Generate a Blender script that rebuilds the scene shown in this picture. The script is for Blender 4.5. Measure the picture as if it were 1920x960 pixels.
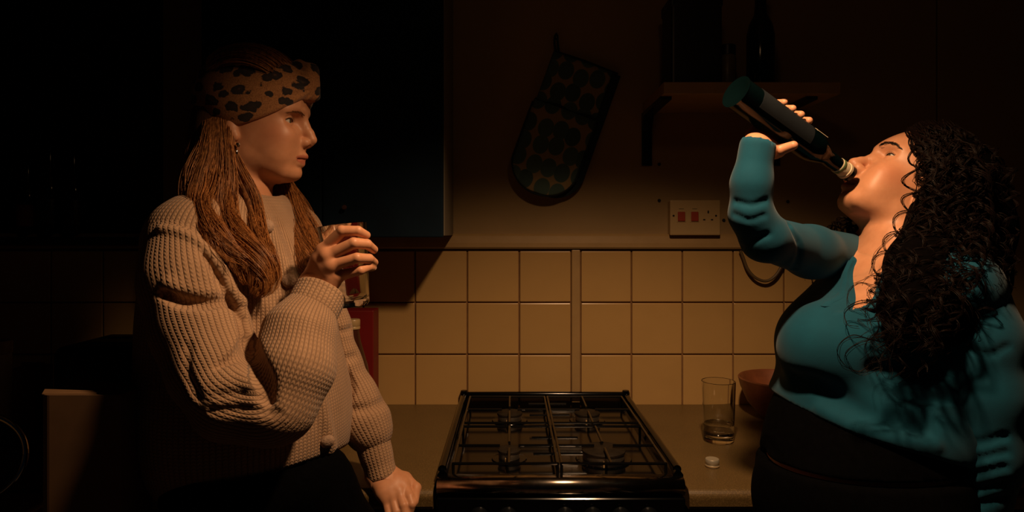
import bpy, bmesh, math, random
import numpy as np
from mathutils import Vector, Matrix

for _o in list(bpy.data.objects):
    bpy.data.objects.remove(_o)
random.seed(7)
rng = np.random.default_rng(11)
scene = bpy.context.scene
COL = scene.collection

# ------------------------------------------------------------------ camera
CAM_Y, CAM_Z, FPX, CX, CY = -1.87, 1.40, 1210.0, 960.0, 436.0
cam_data = bpy.data.cameras.new('camera')
cam = bpy.data.objects.new('camera', cam_data)
COL.objects.link(cam)
cam.location = (0, CAM_Y, CAM_Z)
cam.rotation_euler = (math.pi / 2, 0, 0)
cam_data.sensor_width = 36.0
cam_data.lens = 36.0 * FPX / 1920.0
cam_data.shift_y = (CY - 480.0) / 1920.0
cam_data.clip_start = 0.02
scene.camera = cam

# ------------------------------------------------------------------ world: a dark room at night
world = bpy.data.worlds.new('night'); scene.world = world
world.use_nodes = True
bg = world.node_tree.nodes['Background']
bg.inputs[0].default_value = (0.30, 0.62, 1.0, 1)
bg.inputs[1].default_value = 0.0016

# ------------------------------------------------------------------ the pendant lamp over the cooker
LAMP = Vector((0.25, -1.09, 2.07))
ld = bpy.data.lights.new('pendant_lamp', 'SPOT')
ld.energy = 48.0
ld.color = (1.0, 0.60, 0.32)
ld.spot_size = math.radians(136)
ld.spot_blend = 0.58
ld.shadow_soft_size = 0.035
lamp = bpy.data.objects.new('pendant_lamp', ld); COL.objects.link(lamp)
lamp.location = LAMP
lamp.rotation_euler = (math.radians(-2), 0, 0)        # the shade hangs a little askew, turned off the wall
# the weak glow that leaves the lamp through its shade
gd = bpy.data.lights.new('lamp_shade_glow', 'POINT')
gd.energy = 0.34
gd.color = (1.0, 0.56, 0.27)
gd.shadow_soft_size = 0.05
glow = bpy.data.objects.new('lamp_shade_glow', gd); COL.objects.link(glow)
glow.location = LAMP

scene.view_settings.view_transform = 'Standard'
scene.view_settings.look = 'None'
scene.view_settings.exposure = 0.0
scene.view_settings.gamma = 1.0
scene.view_settings.use_curve_mapping = False

# ------------------------------------------------------------------ helpers
def P(px, py, Y):
    """the point at depth Y whose direction from the camera is that pixel"""
    k = (Y - CAM_Y) / FPX
    return Vector(((px - CX) * k, Y, CAM_Z - (py - CY) * k))

def tag(o, label=None, cat=None, group=None, kind=None):
    if label: o['label'] = label
    if cat: o['category'] = cat
    if group: o['group'] = group
    if kind: o['kind'] = kind
    return o

def empty(name, loc=(0, 0, 0)):
    o = bpy.data.objects.new(name, None); COL.objects.link(o)
    o.location = loc; o.empty_display_size = 0.05
    return o

def put(name, me, mat=None, parent=None):
    o = bpy.data.objects.new(name, me); COL.objects.link(o)
    if mat is not None and not me.materials:
        for m in (mat if isinstance(mat, (list, tuple)) else [mat]):
            me.materials.append(m)
    if parent is not None:
        o.parent = parent
        q = parent; off = Vector((0, 0, 0))
        while q is not None:
            off += q.location; q = q.parent
        o.location = -off            # meshes are laid out in room coordinates
    return o

def bm_obj(name, bm, mat, parent=None, smooth=False):
    bmesh.ops.recalc_face_normals(bm, faces=bm.faces[:])
    me = bpy.data.meshes.new(name); bm.to_mesh(me); bm.free()
    if smooth:
        me.polygons.foreach_set('use_smooth', [True] * len(me.polygons))
        me.set_sharp_from_angle(angle=math.radians(42))
    return put(name, me, mat, parent)

def arr_mesh(name, V, F, smooth=True):
    """V (n,3), F (m,3|4) numpy -> mesh"""
    V = np.ascontiguousarray(V, dtype=np.float32); F = np.ascontiguousarray(F, dtype=np.int32)
    me = bpy.data.meshes.new(name)
    m, k = F.shape
    me.vertices.add(len(V)); me.vertices.foreach_set('co', V.ravel())
    me.loops.add(m * k); me.loops.foreach_set('vertex_index', F.ravel())
    me.polygons.add(m)
    me.polygons.foreach_set('loop_start', np.arange(0, m * k, k, dtype=np.int32))
    me.polygons.foreach_set('loop_total', np.full(m, k, dtype=np.int32))
    if smooth:
        me.polygons.foreach_set('use_smooth', np.ones(m, dtype=bool))
    me.update(calc_edges=True)
    return me

def bev(bm, w, seg=2):
    bmesh.ops.bevel(bm, geom=bm.edges[:], offset=w, segments=seg, affect='EDGES', profile=0.5, clamp_overlap=True)

def box_bm(lo, hi, bevel=0.0, seg=2):
    bm = bmesh.new()
    bmesh.ops.create_cube(bm, size=1.0)
    lo, hi = Vector(lo), Vector(hi)
    for v in bm.verts:
        v.co = Vector(((v.co.x + .5) * (hi.x - lo.x) + lo.x, (v.co.y + .5) * (hi.y - lo.y) + lo.y, (v.co.z + .5) * (hi.z - lo.z) + lo.z))
    if bevel > 0: bev(bm, bevel, seg)
    return bm

def box(name, lo, hi, mat, parent=None, bevel=0.0, seg=2, smooth=False):
    return bm_obj(name, box_bm(lo, hi, bevel, seg), mat, parent, smooth)

def frame_from(axis):
    a = Vector(axis).normalized()
    t = Vector((0, 0, 1)) if abs(a.z) < 0.9 else Vector((1, 0, 0))
    x = t.cross(a).normalized(); y = a.cross(x)
    return x, y, a

def lathe_bm(profile, base=(0, 0, 0), axis=(0, 0, 1), seg=40, bm=None):
    """profile [(r, h)...] turned about axis through base; r==0 ends close"""
    bm = bm or bmesh.new()
    x, y, a = frame_from(axis); base = Vector(base)
    rings = []
    for r, h in profile:
        if r <= 1e-6:
            rings.append([bm.verts.new(base + a * h)])
        else:
            rings.append([bm.verts.new(base + a * h + (x * math.cos(t) + y * math.sin(t)) * r)
                          for t in [2 * math.pi * i / seg for i in range(seg)]])
    for A, B in zip(rings[:-1], rings[1:]):
        if len(A) == 1 and len(B) == 1: continue
        for i in range(seg):
            j = (i + 1) % seg
            if len(A) == 1: bm.faces.new((A[0], B[j], B[i]))
            elif len(B) == 1: bm.faces.new((A[i], A[j], B[0]))
            else: bm.faces.new((A[i], A[j], B[j], B[i]))
    return bm

def lathe(name, profile, mat, base=(0, 0, 0), axis=(0, 0, 1), parent=None, seg=40, smooth=True):
    return bm_obj(name, lathe_bm(profile, base, axis, seg), mat, parent, smooth)

def tube_bm(path, rad, seg=10, bm=None, cap=True):
    bm = bm or bmesh.new()
    path = [Vector(p) for p in path]; n = len(path)
    rad = [rad] * n if not isinstance(rad, (list, tuple)) else rad
    rings = []; x = None
    for i, p in enumerate(path):
        t = (path[min(i + 1, n - 1)] - path[max(i - 1, 0)]).normalized()
        if x is None: x = frame_from(t)[0]
        x = (x - t * x.dot(t)).normalized(); y = t.cross(x)
        rings.append([bm.verts.new(p + (x * math.cos(2 * math.pi * k / seg) + y * math.sin(2 * math.pi * k / seg)) * rad[i]) for k in range(seg)])
    for A, B in zip(rings[:-1], rings[1:]):
        for i in range(seg):
            j = (i + 1) % seg
            bm.faces.new((A[i], A[j], B[j], B[i]))
    if cap:
        bm.faces.new(rings[0][::-1]); bm.faces.new(rings[-1])
    return bm

def tube(name, path, rad, mat, parent=None, seg=10, smooth=True):
    return bm_obj(name, tube_bm(path, rad, seg), mat, parent, smooth)

def prism_bm(outline, y0, y1, bevel=0.0, seg=2):
    """outline [(x,z)...] extruded from y0 to y1"""
    bm = bmesh.new()
    a = [bm.verts.new((x, y0, z)) for x, z in outline]
    b = [bm.verts.new((x, y1, z)) for x, z in outline]
    n = len(outline)
    bm.faces.new(a); bm.faces.new(b[::-1])
    for i in range(n):
        bm.faces.new((a[i], b[i], b[(i + 1) % n], a[(i + 1) % n]))
    if bevel > 0: bev(bm, bevel, seg)
    return bm

def spline(pts, n):
    """Catmull-Rom through pts (any dimension) -> (n, d)"""
    p = np.array([list(q) for q in pts], dtype=float)
    p = np.vstack([2 * p[0] - p[1], p, 2 * p[-1] - p[-2]])
    m = len(p) - 3
    t = np.linspace(0, m - 1e-6, n); i = t.astype(int); f = (t - i)[:, None]
    a, b, c, d = p[i], p[i + 1], p[i + 2], p[i + 3]
    return 0.5 * ((2 * b) + (-a + c) * f + (2 * a - 5 * b + 4 * c - d) * f ** 2 + (-a + 3 * b - 3 * c + d) * f ** 3)

# ------------------------------------------------------------------ materials
class NT:
    def __init__(s, mat):
        s.m = mat; s.t = mat.node_tree; s.n = s.t.nodes; s.l = s.t.links
    def node(s, kind, **kw):
        o = s.n.new(kind)
        for k, v in kw.items(): setattr(o, k, v)
        return o
    def link(s, a, b): s.l.new(a, b)
    def val(s, sock, v):
        if hasattr(v, 'is_linked') or isinstance(v, bpy.types.NodeSocket): s.link(v, sock)
        else: sock.default_value = v
    def math(s, op, a, b=None, c=None, clamp=False):
        o = s.node('ShaderNodeMath', operation=op); o.use_clamp = clamp
        for i, q in enumerate((a, b, c)):
            if q is not None: s.val(o.inputs[i], q)
        return o.outputs[0]
    def noise(s, vec, scale, detail=3, rough=0.55, dist=0.0):
        o = s.node('ShaderNodeTexNoise'); s.link(vec, o.inputs['Vector'])
        o.inputs['Scale'].default_value = scale; o.inputs['Detail'].default_value = detail
        o.inputs['Roughness'].default_value = rough; o.inputs['Distortion'].default_value = dist
        return o.outputs['Fac']
    def ramp(s, fac, stops):
        o = s.node('ShaderNodeValToRGB'); s.link(fac, o.inputs[0])
        el = o.color_ramp.elements
        while len(el) < len(stops): el.new(0.5)
        for e, (p, c) in zip(el, stops): e.position = p; e.color = (*c, 1) if len(c) == 3 else c
        return o.outputs[0]
    def mix(s, fac, a, b):
        o = s.node('ShaderNodeMix', data_type='RGBA')
        s.val(o.inputs[0], fac)
        for i, q in ((6, a), (7, b)):
            if isinstance(q, bpy.types.NodeSocket): s.link(q, o.inputs[i])
            else: o.inputs[i].default_value = (*q, 1) if len(q) == 3 else q
        return o.outputs[2]
    def bump(s, h, strength=0.3, dist=0.002):
        o = s.node('ShaderNodeBump'); s.link(h, o.inputs['Height'])
        o.inputs['Strength'].default_value = strength; o.inputs['Distance'].default_value = dist
        return o.outputs[0]

def new_mat(name):
    m = bpy.data.materials.new(name); m.use_nodes = True
    t = NT(m); b = t.n['Principled BSDF']
    return m, t, b

def coords(t, kind='Object'):
    return t.node('ShaderNodeTexCoord').outputs[kind]

def simple(name, col, rough=0.5, metal=0.0, var=0.15, scale=12.0, bump=0.0, bscale=120.0, spec=0.5, rand=0.0, coat=0.0):
    """principled surface with mottled colour and fine relief"""
    m, t, b = new_mat(name)
    c = coords(t)
    n = t.noise(c, scale, 4)
    dark = tuple(x * (1 - var) for x in col); lite = tuple(min(1, x * (1 + var)) for x in col)
    colr = t.ramp(n, [(0.3, dark), (0.7, lite)])
    if rand > 0:
        oi = t.node('ShaderNodeObjectInfo')
        hs = t.node('ShaderNodeHueSaturation')
        t.link(colr, hs.inputs['Color'])
        t.link(t.math('MULTIPLY_ADD', oi.outputs['Random'], rand, 1 - rand / 2), hs.inputs['Value'])
        colr = hs.outputs[0]
    t.link(colr, b.inputs['Base Color'])
    b.inputs['Roughness'].default_value = rough; b.inputs['Metallic'].default_value = metal
    b.inputs['Specular IOR Level'].default_value = spec
    b.inputs['Coat Weight'].default_value = coat
    if bump > 0:
        t.link(t.bump(t.noise(c, bscale, 3), bump, 0.002), b.inputs['Normal'])
    return m

def glass(name, col=(1, 1, 1), rough=0.0, ior=1.45):
    m, t, b = new_mat(name)
    b.inputs['Base Color'].default_value = (*col, 1)
    b.inputs['Transmission Weight'].default_value = 1.0
    b.inputs['Roughness'].default_value = rough; b.inputs['IOR'].default_value = ior
    return m

M = {}
M['plaster'] = simple('painted_plaster', (0.35, 0.235, 0.105), 0.75, var=0.07, scale=5, bump=0.25, bscale=60)
M['tile'] = simple('cream_tile', (0.47, 0.295, 0.110), 0.28, var=0.035, scale=9, bump=0.06, bscale=14, rand=0.08)
M['grout'] = simple('grout', (0.19, 0.095, 0.035), 0.9, var=0.2, scale=40)
M['gloss_trim'] = simple('painted_wood_trim', (0.38, 0.245, 0.10), 0.45, var=0.08, scale=14, bump=0.1, bscale=40)
M['floor'] = simple('floor_lino', (0.07, 0.05, 0.04), 0.6, var=0.3, scale=6)
M['dark_wall'] = simple('dark_wall', (0.16, 0.13, 0.10), 0.9, var=0.1)
M['navy'] = simple('navy_painted_board', (0.003, 0.011, 0.021), 0.75, spec=0.15, var=0.3, scale=8, bump=0.12, bscale=30)
M['carcass'] = simple('cabinet_side', (0.20, 0.17, 0.12), 0.6, var=0.1)
M['black_enamel'] = simple('black_enamel', (0.0012, 0.0015, 0.0020), 0.12, var=0.2, spec=0.30)
M['black_iron'] = simple('black_iron', (0.003, 0.003, 0.003), 0.18, var=0.3, spec=0.6)
M['burner_cap'] = simple('burner_cap', (0.018, 0.013, 0.008), 0.6, var=0.3, scale=60, spec=0.2)
M['aluminium'] = simple('burner_ring_metal', (0.70, 0.60, 0.48), 0.42, metal=1.0, var=0.15, scale=80)
M['chrome'] = simple('chrome', (0.75, 0.74, 0.70), 0.12, metal=1.0, var=0.05)
M['black_plastic'] = simple('black_plastic', (0.003, 0.004, 0.005), 0.35, var=0.2, spec=0.3)
M['white_plastic'] = simple('cream_plastic', (0.46, 0.32, 0.15), 0.35, var=0.03)
M['red_plastic'] = simple('red_plastic', (0.30, 0.035, 0.012), 0.35, var=0.1)
M['dark_hole'] = simple('dark_hole', (0.01, 0.008, 0.006), 0.8)
M['clear'] = glass('clear_glass', (0.97, 0.98, 0.96))
M['water'] = glass('water', (0.97, 0.98, 0.97), 0, 1.33)
M['wood_bowl'] = simple('reddish_wood', (0.20, 0.065, 0.025), 0.45, var=0.35, scale=18)
M['kraft'] = simple('kraft_card', (0.16, 0.085, 0.035), 0.8, var=0.15, scale=10)
M['red_card'] = simple('red_card', (0.19, 0.006, 0.005), 0.5, var=0.1)
M['black_cloth'] = simple('black_cloth', (0.0011, 0.0011, 0.0013), 0.95, spec=0.04, var=0.3, scale=80, bump=0.3, bscale=500)

# ------------------------------------------------------------------ signed-distance sculpting
def smin(a, b, k):
    if k <= 0: return np.minimum(a, b)
    h = np.clip(0.5 + 0.5 * (b - a) / k, 0, 1)
    return b + (a - b) * h - k * h * (1 - h)

class Field:
    """a scalar field on a grid, sculpted with smooth unions and cuts; Mx maps room -> local coordinates"""
    def __init__(s, lo, hi, h):
        s.lo = np.array(lo, float); s.h = h
        s.n = np.ceil((np.array(hi, float) - s.lo) / h).astype(int) + 1
        s.F = np.full(s.n, 1.0, np.float32)
    def sub(s, lo, hi):
        a = np.clip(np.floor((np.array(lo) - s.lo) / s.h).astype(int), 0, s.n)
        b = np.clip(np.ceil((np.array(hi) - s.lo) / s.h).astype(int) + 1, 0, s.n)
        if np.any(b <= a): return None, None
        sl = tuple(slice(i, j) for i, j in zip(a, b))
        ax = [(s.lo[i] + s.h * np.arange(a[i], b[i])).astype(np.float32) for i in range(3)]
        return sl, np.meshgrid(*ax, indexing='ij', sparse=True)
    def apply(s, fn, lo, hi, k=0.0, op='add'):
        pad = k + 3 * s.h
        sl, g = s.sub(np.array(lo) - pad, np.array(hi) + pad)
        if sl is None: return
        d = fn(*g).astype(np.float32)
        f = s.F[sl]
        if op == 'add': s.F[sl] = smin(f, d, k)
        elif op == 'cut': s.F[sl] = -smin(-f, d, k)
        elif op == 'and': s.F[sl] = -smin(-f, -d, k)
    def capsule(s, a, b, ra, rb=None, k=0.0, op='add', squash=None):
        a = np.array(a, float); b = np.array(b, float); rb = ra if rb is None else rb
        ab = b - a; L2 = max(float(ab @ ab), 1e-12)
        def fn(X, Y, Z):
            t = np.clip(((X - a[0]) * ab[0] + (Y - a[1]) * ab[1] + (Z - a[2]) * ab[2]) / L2, 0, 1)
            return np.sqrt((X - a[0] - t * ab[0]) ** 2 + (Y - a[1] - t * ab[1]) ** 2 + (Z - a[2] - t * ab[2]) ** 2) - (ra + (rb - ra) * t)
        R = max(ra, rb)
        s.apply(fn, np.minimum(a, b) - R, np.maximum(a, b) + R, k, op)
    def chain(s, pts, radii, k=0.0, op='add', kk=None):
        if not isinstance(radii, (list, tuple, np.ndarray)): radii = [radii] * len(pts)
        pts = [np.array(p, float) for p in pts]
        R = max(radii)
        def fn(X, Y, Z):
            D = None
            for a, b, ra, rb in zip(pts[:-1], pts[1:], radii[:-1], radii[1:]):
                ab = b - a; L2 = max(float(ab @ ab), 1e-12)
                t = np.clip(((X - a[0]) * ab[0] + (Y - a[1]) * ab[1] + (Z - a[2]) * ab[2]) / L2, 0, 1)
                d = np.sqrt((X - a[0] - t * ab[0]) ** 2 + (Y - a[1] - t * ab[1]) ** 2 + (Z - a[2] - t * ab[2]) ** 2) - (ra + (rb - ra) * t)
                D = d if D is None else (smin(D, d, kk) if kk else np.minimum(D, d))
            return D
        s.apply(fn, np.min(pts, 0) - R, np.max(pts, 0) + R, k, op)
    def ellipsoid(s, c, r, k=0.0, op='add', rot=None):
        c = np.array(c, float); r = np.array(r, float)
        Rm = np.eye(3) if rot is None else np.array(rot)     # columns: local axes in room
        R = float(r.max())
        def fn(X, Y, Z):
            x, y, z = X - c[0], Y - c[1], Z - c[2]
            q = [x * Rm[0, i] + y * Rm[1, i] + z * Rm[2, i] for i in range(3)]
            k0 = np.sqrt((q[0] / r[0]) ** 2 + (q[1] / r[1]) ** 2 + (q[2] / r[2]) ** 2) + 1e-9
            k1 = np.sqrt((q[0] / r[0] ** 2) ** 2 + (q[1] / r[1] ** 2) ** 2 + (q[2] / r[2] ** 2) ** 2) + 1e-9
            return k0 * (k0 - 1) / k1
        s.apply(fn, c - R, c + R, k, op)
    def sample(s, p):
        p = (np.asarray(p, float) - s.lo) / s.h
        i = np.clip(np.floor(p).astype(int), 0, s.n - 2); f = p - i
        out = 0
        for dx in (0, 1):
            for dy in (0, 1):
                for dz in (0, 1):
                    w = (f[..., 0] if dx else 1 - f[..., 0]) * (f[..., 1] if dy else 1 - f[..., 1]) * (f[..., 2] if dz else 1 - f[..., 2])
                    out = out + w * s.F[i[..., 0] + dx, i[..., 1] + dy, i[..., 2] + dz]
        return out
    def first_hit(s, origin, direction, t0, t1, step=0.002):
        """where a straight line first meets the surface (None when it misses)"""
        o = np.array(origin, float); d = np.array(direction, float); d /= np.linalg.norm(d)
        T = np.arange(t0, t1, step); Q = o + T[:, None] * d
        ok = np.all((Q >= s.lo) & (Q <= s.lo + s.h * (s.n - 1)), axis=1)
        v = np.where(ok, s.sample(Q), 1.0)
        w = np.nonzero(v < 0)[0]
        return None if len(w) == 0 else Q[w[0]]
    def normals(s, V):
        e = s.h * 0.8; G = np.empty_like(V)
        for i in range(3):
            d = np.zeros(3); d[i] = e
            G[:, i] = s.sample(V + d) - s.sample(V - d)
        return G / (np.linalg.norm(G, axis=1, keepdims=True) + 1e-9)
    def surface(s):
        """naive surface nets -> verts, quads"""
        F = s.F; I = F < 0
        n = np.array(F.shape) - 1
        c = [I[dx:dx + n[0], dy:dy + n[1], dz:dz + n[2]] for dx in (0, 1) for dy in (0, 1) for dz in (0, 1)]
        cnt = np.zeros(n, np.int8)
        for q in c: cnt += q
        act = (cnt > 0) & (cnt < 8)
        idx = np.argwhere(act)
        vid = np.full(n, -1, np.int32); vid[act] = np.arange(len(idx))
        acc = np.zeros((len(idx), 3)); num = np.zeros(len(idx))
        corner = [(dx, dy, dz) for dx in (0, 1) for dy in (0, 1) for dz in (0, 1)]
        cv = {q: F[idx[:, 0] + q[0], idx[:, 1] + q[1], idx[:, 2] + q[2]] for q in corner}
        for q in corner:
            for ax in range(3):
                if q[ax] == 0:
                    r = list(q); r[ax] = 1; r = tuple(r)
                    a, b = cv[q], cv[r]
                    m = (a < 0) != (b < 0)
                    t = np.where(m, a / np.where(m, a - b, 1), 0)
                    p = np.repeat(np.array(q, float)[None], len(idx), 0); p[:, ax] = t
                    acc[m] += p[m]; num[m] += 1
        V = (idx + acc / np.maximum(num, 1)[:, None]) * s.h + s.lo
        quads = []
        for ax in range(3):
            o1, o2 = [(1, 2), (2, 0), (0, 1)][ax]
            a = [slice(1, -1)] * 3; a[ax] = slice(0, -1)
            b = [slice(1, -1)] * 3; b[ax] = slice(1, None)
            A, B = I[tuple(a)], I[tuple(b)]
            ch = np.argwhere(A != B)
            if len(ch) == 0: continue
            flip = A[ch[:, 0], ch[:, 1], ch[:, 2]]
            e = ch.copy(); off = np.ones(3, int); off[ax] = 0; e = e + off
            def cell(d1, d2):
                q = e.copy(); q[:, o1] -= d1; q[:, o2] -= d2
                return vid[q[:, 0], q[:, 1], q[:, 2]]
            Q = np.stack([cell(1, 1), cell(0, 1), cell(0, 0), cell(1, 0)], 1)
            Q[~flip] = Q[~flip][:, ::-1]
            quads.append(Q)
        Q = np.concatenate(quads)
        return V, Q[np.all(Q >= 0, axis=1)]
# ================================================================== the room
def wx(px): return (px - CX) / 647.0
def wz(py): return CAM_Z - (py - CY) / 647.0

XL, XR, YB, ZT = -1.78, 1.95, -3.0, 2.55
tag(box('floor', (XL, YB, -0.05), (XR, 0.12, 0), M['floor']), kind='structure')
tag(box('ceiling', (XL, YB, ZT), (XR, 0.12, ZT + 0.05), M['dark_wall']), kind='structure')
tag(box('wall_left', (XL - 0.06, YB, 0), (XL, 0.12, ZT), M['dark_wall']), kind='structure')
tag(box('wall_right', (XR, YB, 0), (XR + 0.06, 0.12, ZT), M['dark_wall']), kind='structure')

# back wall with a window opening at the far left
WX0, WX1, WZ0 = -1.66, wx(306), 1.385
wall = empty('wall_back', (0, 0, 0)); tag(wall, kind='structure')
box('plaster_panel', (WX1, 0.0, 0), (wx(1757) - 0.003, 0.12, ZT), M['plaster'], wall)
box('plaster_panel', (wx(1757) + 0.003, 0.0, 0), (XR, 0.12, ZT), M['plaster'], wall, bevel=0.002)
box('plaster_panel', (XL, 0.0, 0), (WX1, 0.12, WZ0), M['plaster'], wall)
box('plaster_panel', (XL, 0.0, WZ0), (WX0, 0.12, ZT), M['plaster'], wall)
box('gap_backing', (wx(1757) - 0.01, 0.05, 0), (wx(1757) + 0.01, 0.11, ZT), M['dark_hole'], wall)
box('grout_bed', (XL, -0.004, 0.9), (wx(1757) - 0.02, 0.001, 1.352), M['grout'], wall)

# tiles, each one a piece: two fields left and right of a cover strip
PITCH, TT = 0.1500, 0.1458
tm = None
def tile(x0, z0, w=TT, h=TT):
    global tm
    if w == TT and h == TT:
        if tm is None:
            bm = box_bm((0, -0.0105, 0), (TT, -0.002, TT), 0.0022, 2)
            tm = bpy.data.meshes.new('tile'); bm.to_mesh(tm); bm.free(); tm.materials.append(M['tile'])
        o = bpy.data.objects.new('tile', tm); COL.objects.link(o); o.parent = wall
        o.location = (x0, rng.normal(0, 0.0004), z0)
        o.rotation_euler = (rng.normal(0, 0.004), 0, rng.normal(0, 0.004))
    else:
        o = box('tile', (x0, -0.0105, z0), (x0 + w, -0.002, z0 + h), M['tile'], wall, 0.0022)
ZR = [1.3505 - PITCH * (i + 1) for i in range(3)]
for z in ZR:
    x = 0.170
    tile(0.0216 + 0.0014, z)
    for i in range(1, 13):
        tile(0.0216 + 0.0014 - PITCH * i, z)
    for i in range(6):
        tile(0.198 + 0.0020 + 0.1466 * i, z, 0.1424, 0.1458)
    tile(0.198 + 0.0020 + 0.1466 * 6, z, 0.125, 0.1458)
tag(bm_obj('trim_2', prism_bm([(0.1715, 0.90), (0.1965, 0.90), (0.1965, 1.351), (0.1715, 1.351)], -0.014, -0.002, 0.003), M['gloss_trim']), kind='structure')
# ledge moulding along the top of the tiles
bm = bmesh.new()
prof = [(0.0, 1.398), (-0.012, 1.398), (-0.020, 1.392), (-0.022, 1.372), (-0.022, 1.360), (-0.018, 1.355), (0.0, 1.355)]
L = [bm.verts.new((XL, y, z)) for y, z in prof]; Rr = [bm.verts.new((wx(1757) - 0.02, y, z - 0.003)) for y, z in prof]
for i in range(len(prof)):
    j = (i + 1) % len(prof); bm.faces.new((L[i], L[j], Rr[j], Rr[i]))
bm.faces.new(L); bm.faces.new(Rr[::-1])
tag(bm_obj('trim_1', bm, M['gloss_trim']), kind='structure')

# little holes and screw heads left in the wall
for px, py in ((1236, 308), (1236, 376), (1357, 413), (1477, 378)):
    lathe('screw_head', [(0, 0.003), (0.004, 0.003), (0.005, 0)], M['dark_hole'], (wx(px), -0.0005, wz(py)), (0, -1, 0), wall, seg=10)

# window: night outside
win = empty('window_1', ((WX0 + WX1) / 2, 0.05, WZ0)); tag(win, kind='structure')
M['night_pane'] = simple('night_pane', (0.003, 0.004, 0.005), 0.06, var=0.1, spec=0.6)
M['dark_frame'] = simple('dark_window_frame', (0.010, 0.012, 0.014), 0.5, var=0.2)
box('window_pane', (WX0, 0.085, WZ0), (WX1, 0.09, ZT - 0.2), M['night_pane'], win)
for a, b in (((WX0, 0.06, WZ0), (WX0 + 0.05, 0.11, ZT)), ((WX1 - 0.05, 0.06, WZ0), (WX1, 0.11, ZT)),
             ((WX0, 0.06, WZ0), (WX1, 0.11, WZ0 + 0.05)), ((WX0, 0.06, ZT - 0.25), (WX1, 0.11, ZT))):
    box('window_frame', a, b, M['dark_frame'], win, 0.004)
box('window_sill', (WX0 - 0.03, -0.035, WZ0 - 0.022), (WX1 + 0.0, 0.06, WZ0 + 0.002), M['dark_frame'], win, 0.004)

# ------------------------------------------------------------------ worktops
m, t, b = new_mat('speckled_laminate')
c = coords(t)
sp = t.noise(c, 420, 2); big = t.noise(c, 9, 3)
colr = t.mix(t.math('GREATER_THAN', sp, 0.56), t.ramp(big, [(0.3, (0.092, 0.058, 0.020)), (0.7, (0.115, 0.073, 0.025))]), (0.165, 0.105, 0.038))
t.link(colr, b.inputs['Base Color']); b.inputs['Roughness'].default_value = 0.42
t.link(t.bump(sp, 0.15, 0.0006), b.inputs['Normal'])
M['laminate'] = m
ZW = 0.905
def worktop(name, x0, x1, label):
    bm = bmesh.new()
    pr = [(-0.0125, ZW - 0.038), (-0.0125, ZW)]
    for i in range(9):
        a = math.pi / 2 * i / 8
        pr.append((-0.618 - 0.016 * math.sin(a), ZW - 0.016 + 0.016 * math.cos(a)))
    pr += [(-0.634, ZW - 0.030), (-0.628, ZW - 0.038)]
    A = [bm.verts.new((x0, y, z)) for y, z in pr]; B = [bm.verts.new((x1, y, z)) for y, z in pr]
    for i in range(len(pr)):
        j = (i + 1) % len(pr); bm.faces.new((A[i], A[j], B[j], B[i]))
    bm.faces.new(A); bm.faces.new(B[::-1])
    return tag(bm_obj(name, bm, M['laminate']), label, 'worktop')
CX0, CX1 = -0.146, 0.334           # the cooker stands between the two worktops
worktop('worktop', XL + 0.005, CX0 - 0.006, 'speckled laminate worktop left of the black cooker')
worktop('worktop', CX1 + 0.006, XR - 0.005, 'speckled laminate worktop right of the black cooker')
ret = tag(box('worktop', (XL + 0.005, -1.62, ZW - 0.038), (-0.86, -0.64, ZW), M['laminate'], bevel=0.008, seg=3), 'short worktop return along the left wall carrying the brown card box', 'worktop')

def base_unit(x0, x1, y1, label, n):
    r = empty('base_cabinet', ((x0 + x1) / 2, -0.3, 0)); tag(r, label, 'cabinet')
    box('carcass', (x0, y1, 0.1), (x1, -0.018, ZW - 0.040), M['carcass'], r)
    box('plinth', (x0, y1 + 0.05, 0.0), (x1, y1 + 0.07, 0.1), M['dark_frame'], r)
    w = (x1 - x0) / n
    for i in range(n):
        d = box('door', (x0 + w * i + 0.003, y1 - 0.019, 0.12), (x0 + w * (i + 1) - 0.003, y1 - 0.001, ZW - 0.046), M['navy'], r, 0.003)
        lathe('knob', [(0, 0.025), (0.012, 0.024), (0.014, 0.018), (0.006, 0.010), (0.006, 0)], M['chrome'], (x0 + w * (i + 0.85), y1 - 0.018, 0.76), (0, -1, 0), d, seg=16)
    return r
base_unit(-0.86, CX0 - 0.008, -0.58, 'dark base cabinet under the worktop left of the cooker', 2)
base_unit(CX1 + 0.008, 1.23, -0.58, 'dark base cabinet under the worktop right of the cooker', 2)
rc = empty('base_cabinet', (-1.3, -1.1, 0)); tag(rc, 'dark base cabinet under the short worktop return at the left', 'cabinet')
box('carcass', (XL + 0.005, -1.58, 0.1), (-0.90, -0.66, ZW - 0.040), M['carcass'], rc)
for i in range(2):
    box('door', (-0.899, -1.575 + 0.46 * i, 0.12), (-0.880, -1.125 + 0.455 * i, ZW - 0.046), M['navy'], rc, 0.003)

M['knob_brown'] = simple('brown_knob', (0.05, 0.016, 0.008), 0.5)
# ------------------------------------------------------------------ wall cabinet, dark blue doors
wc = empty('wall_cabinet', (-0.47, -0.11, 1.39)); tag(wc, 'dark blue two-door wall cabinet behind the woman in the cardigan', 'cabinet')
wx0, wx1, wd, wz0, wz1 = -0.775, -0.170, 0.245, 1.392, 2.30
box('carcass', (wx0, -wd, wz0), (wx1, -0.003, wz1), M['carcass'], wc, 0.001)
for i in range(2):
    a = wx0 + 0.3025 * i
    d = box('door', (a + 0.0015, -wd - 0.020, wz0 - 0.004), (a + 0.301, -wd - 0.001, wz1), M['navy'], wc, 0.003)
    kx = a + (0.265 if i == 0 else 0.058)
    lathe('knob', [(0, 0.016), (0.005, 0.0155), (0.0065, 0.012), (0.003, 0.006), (0.004, 0)], M['knob_brown'], (kx, -wd - 0.019, 1.462), (0, -1, 0), d, seg=16)

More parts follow.
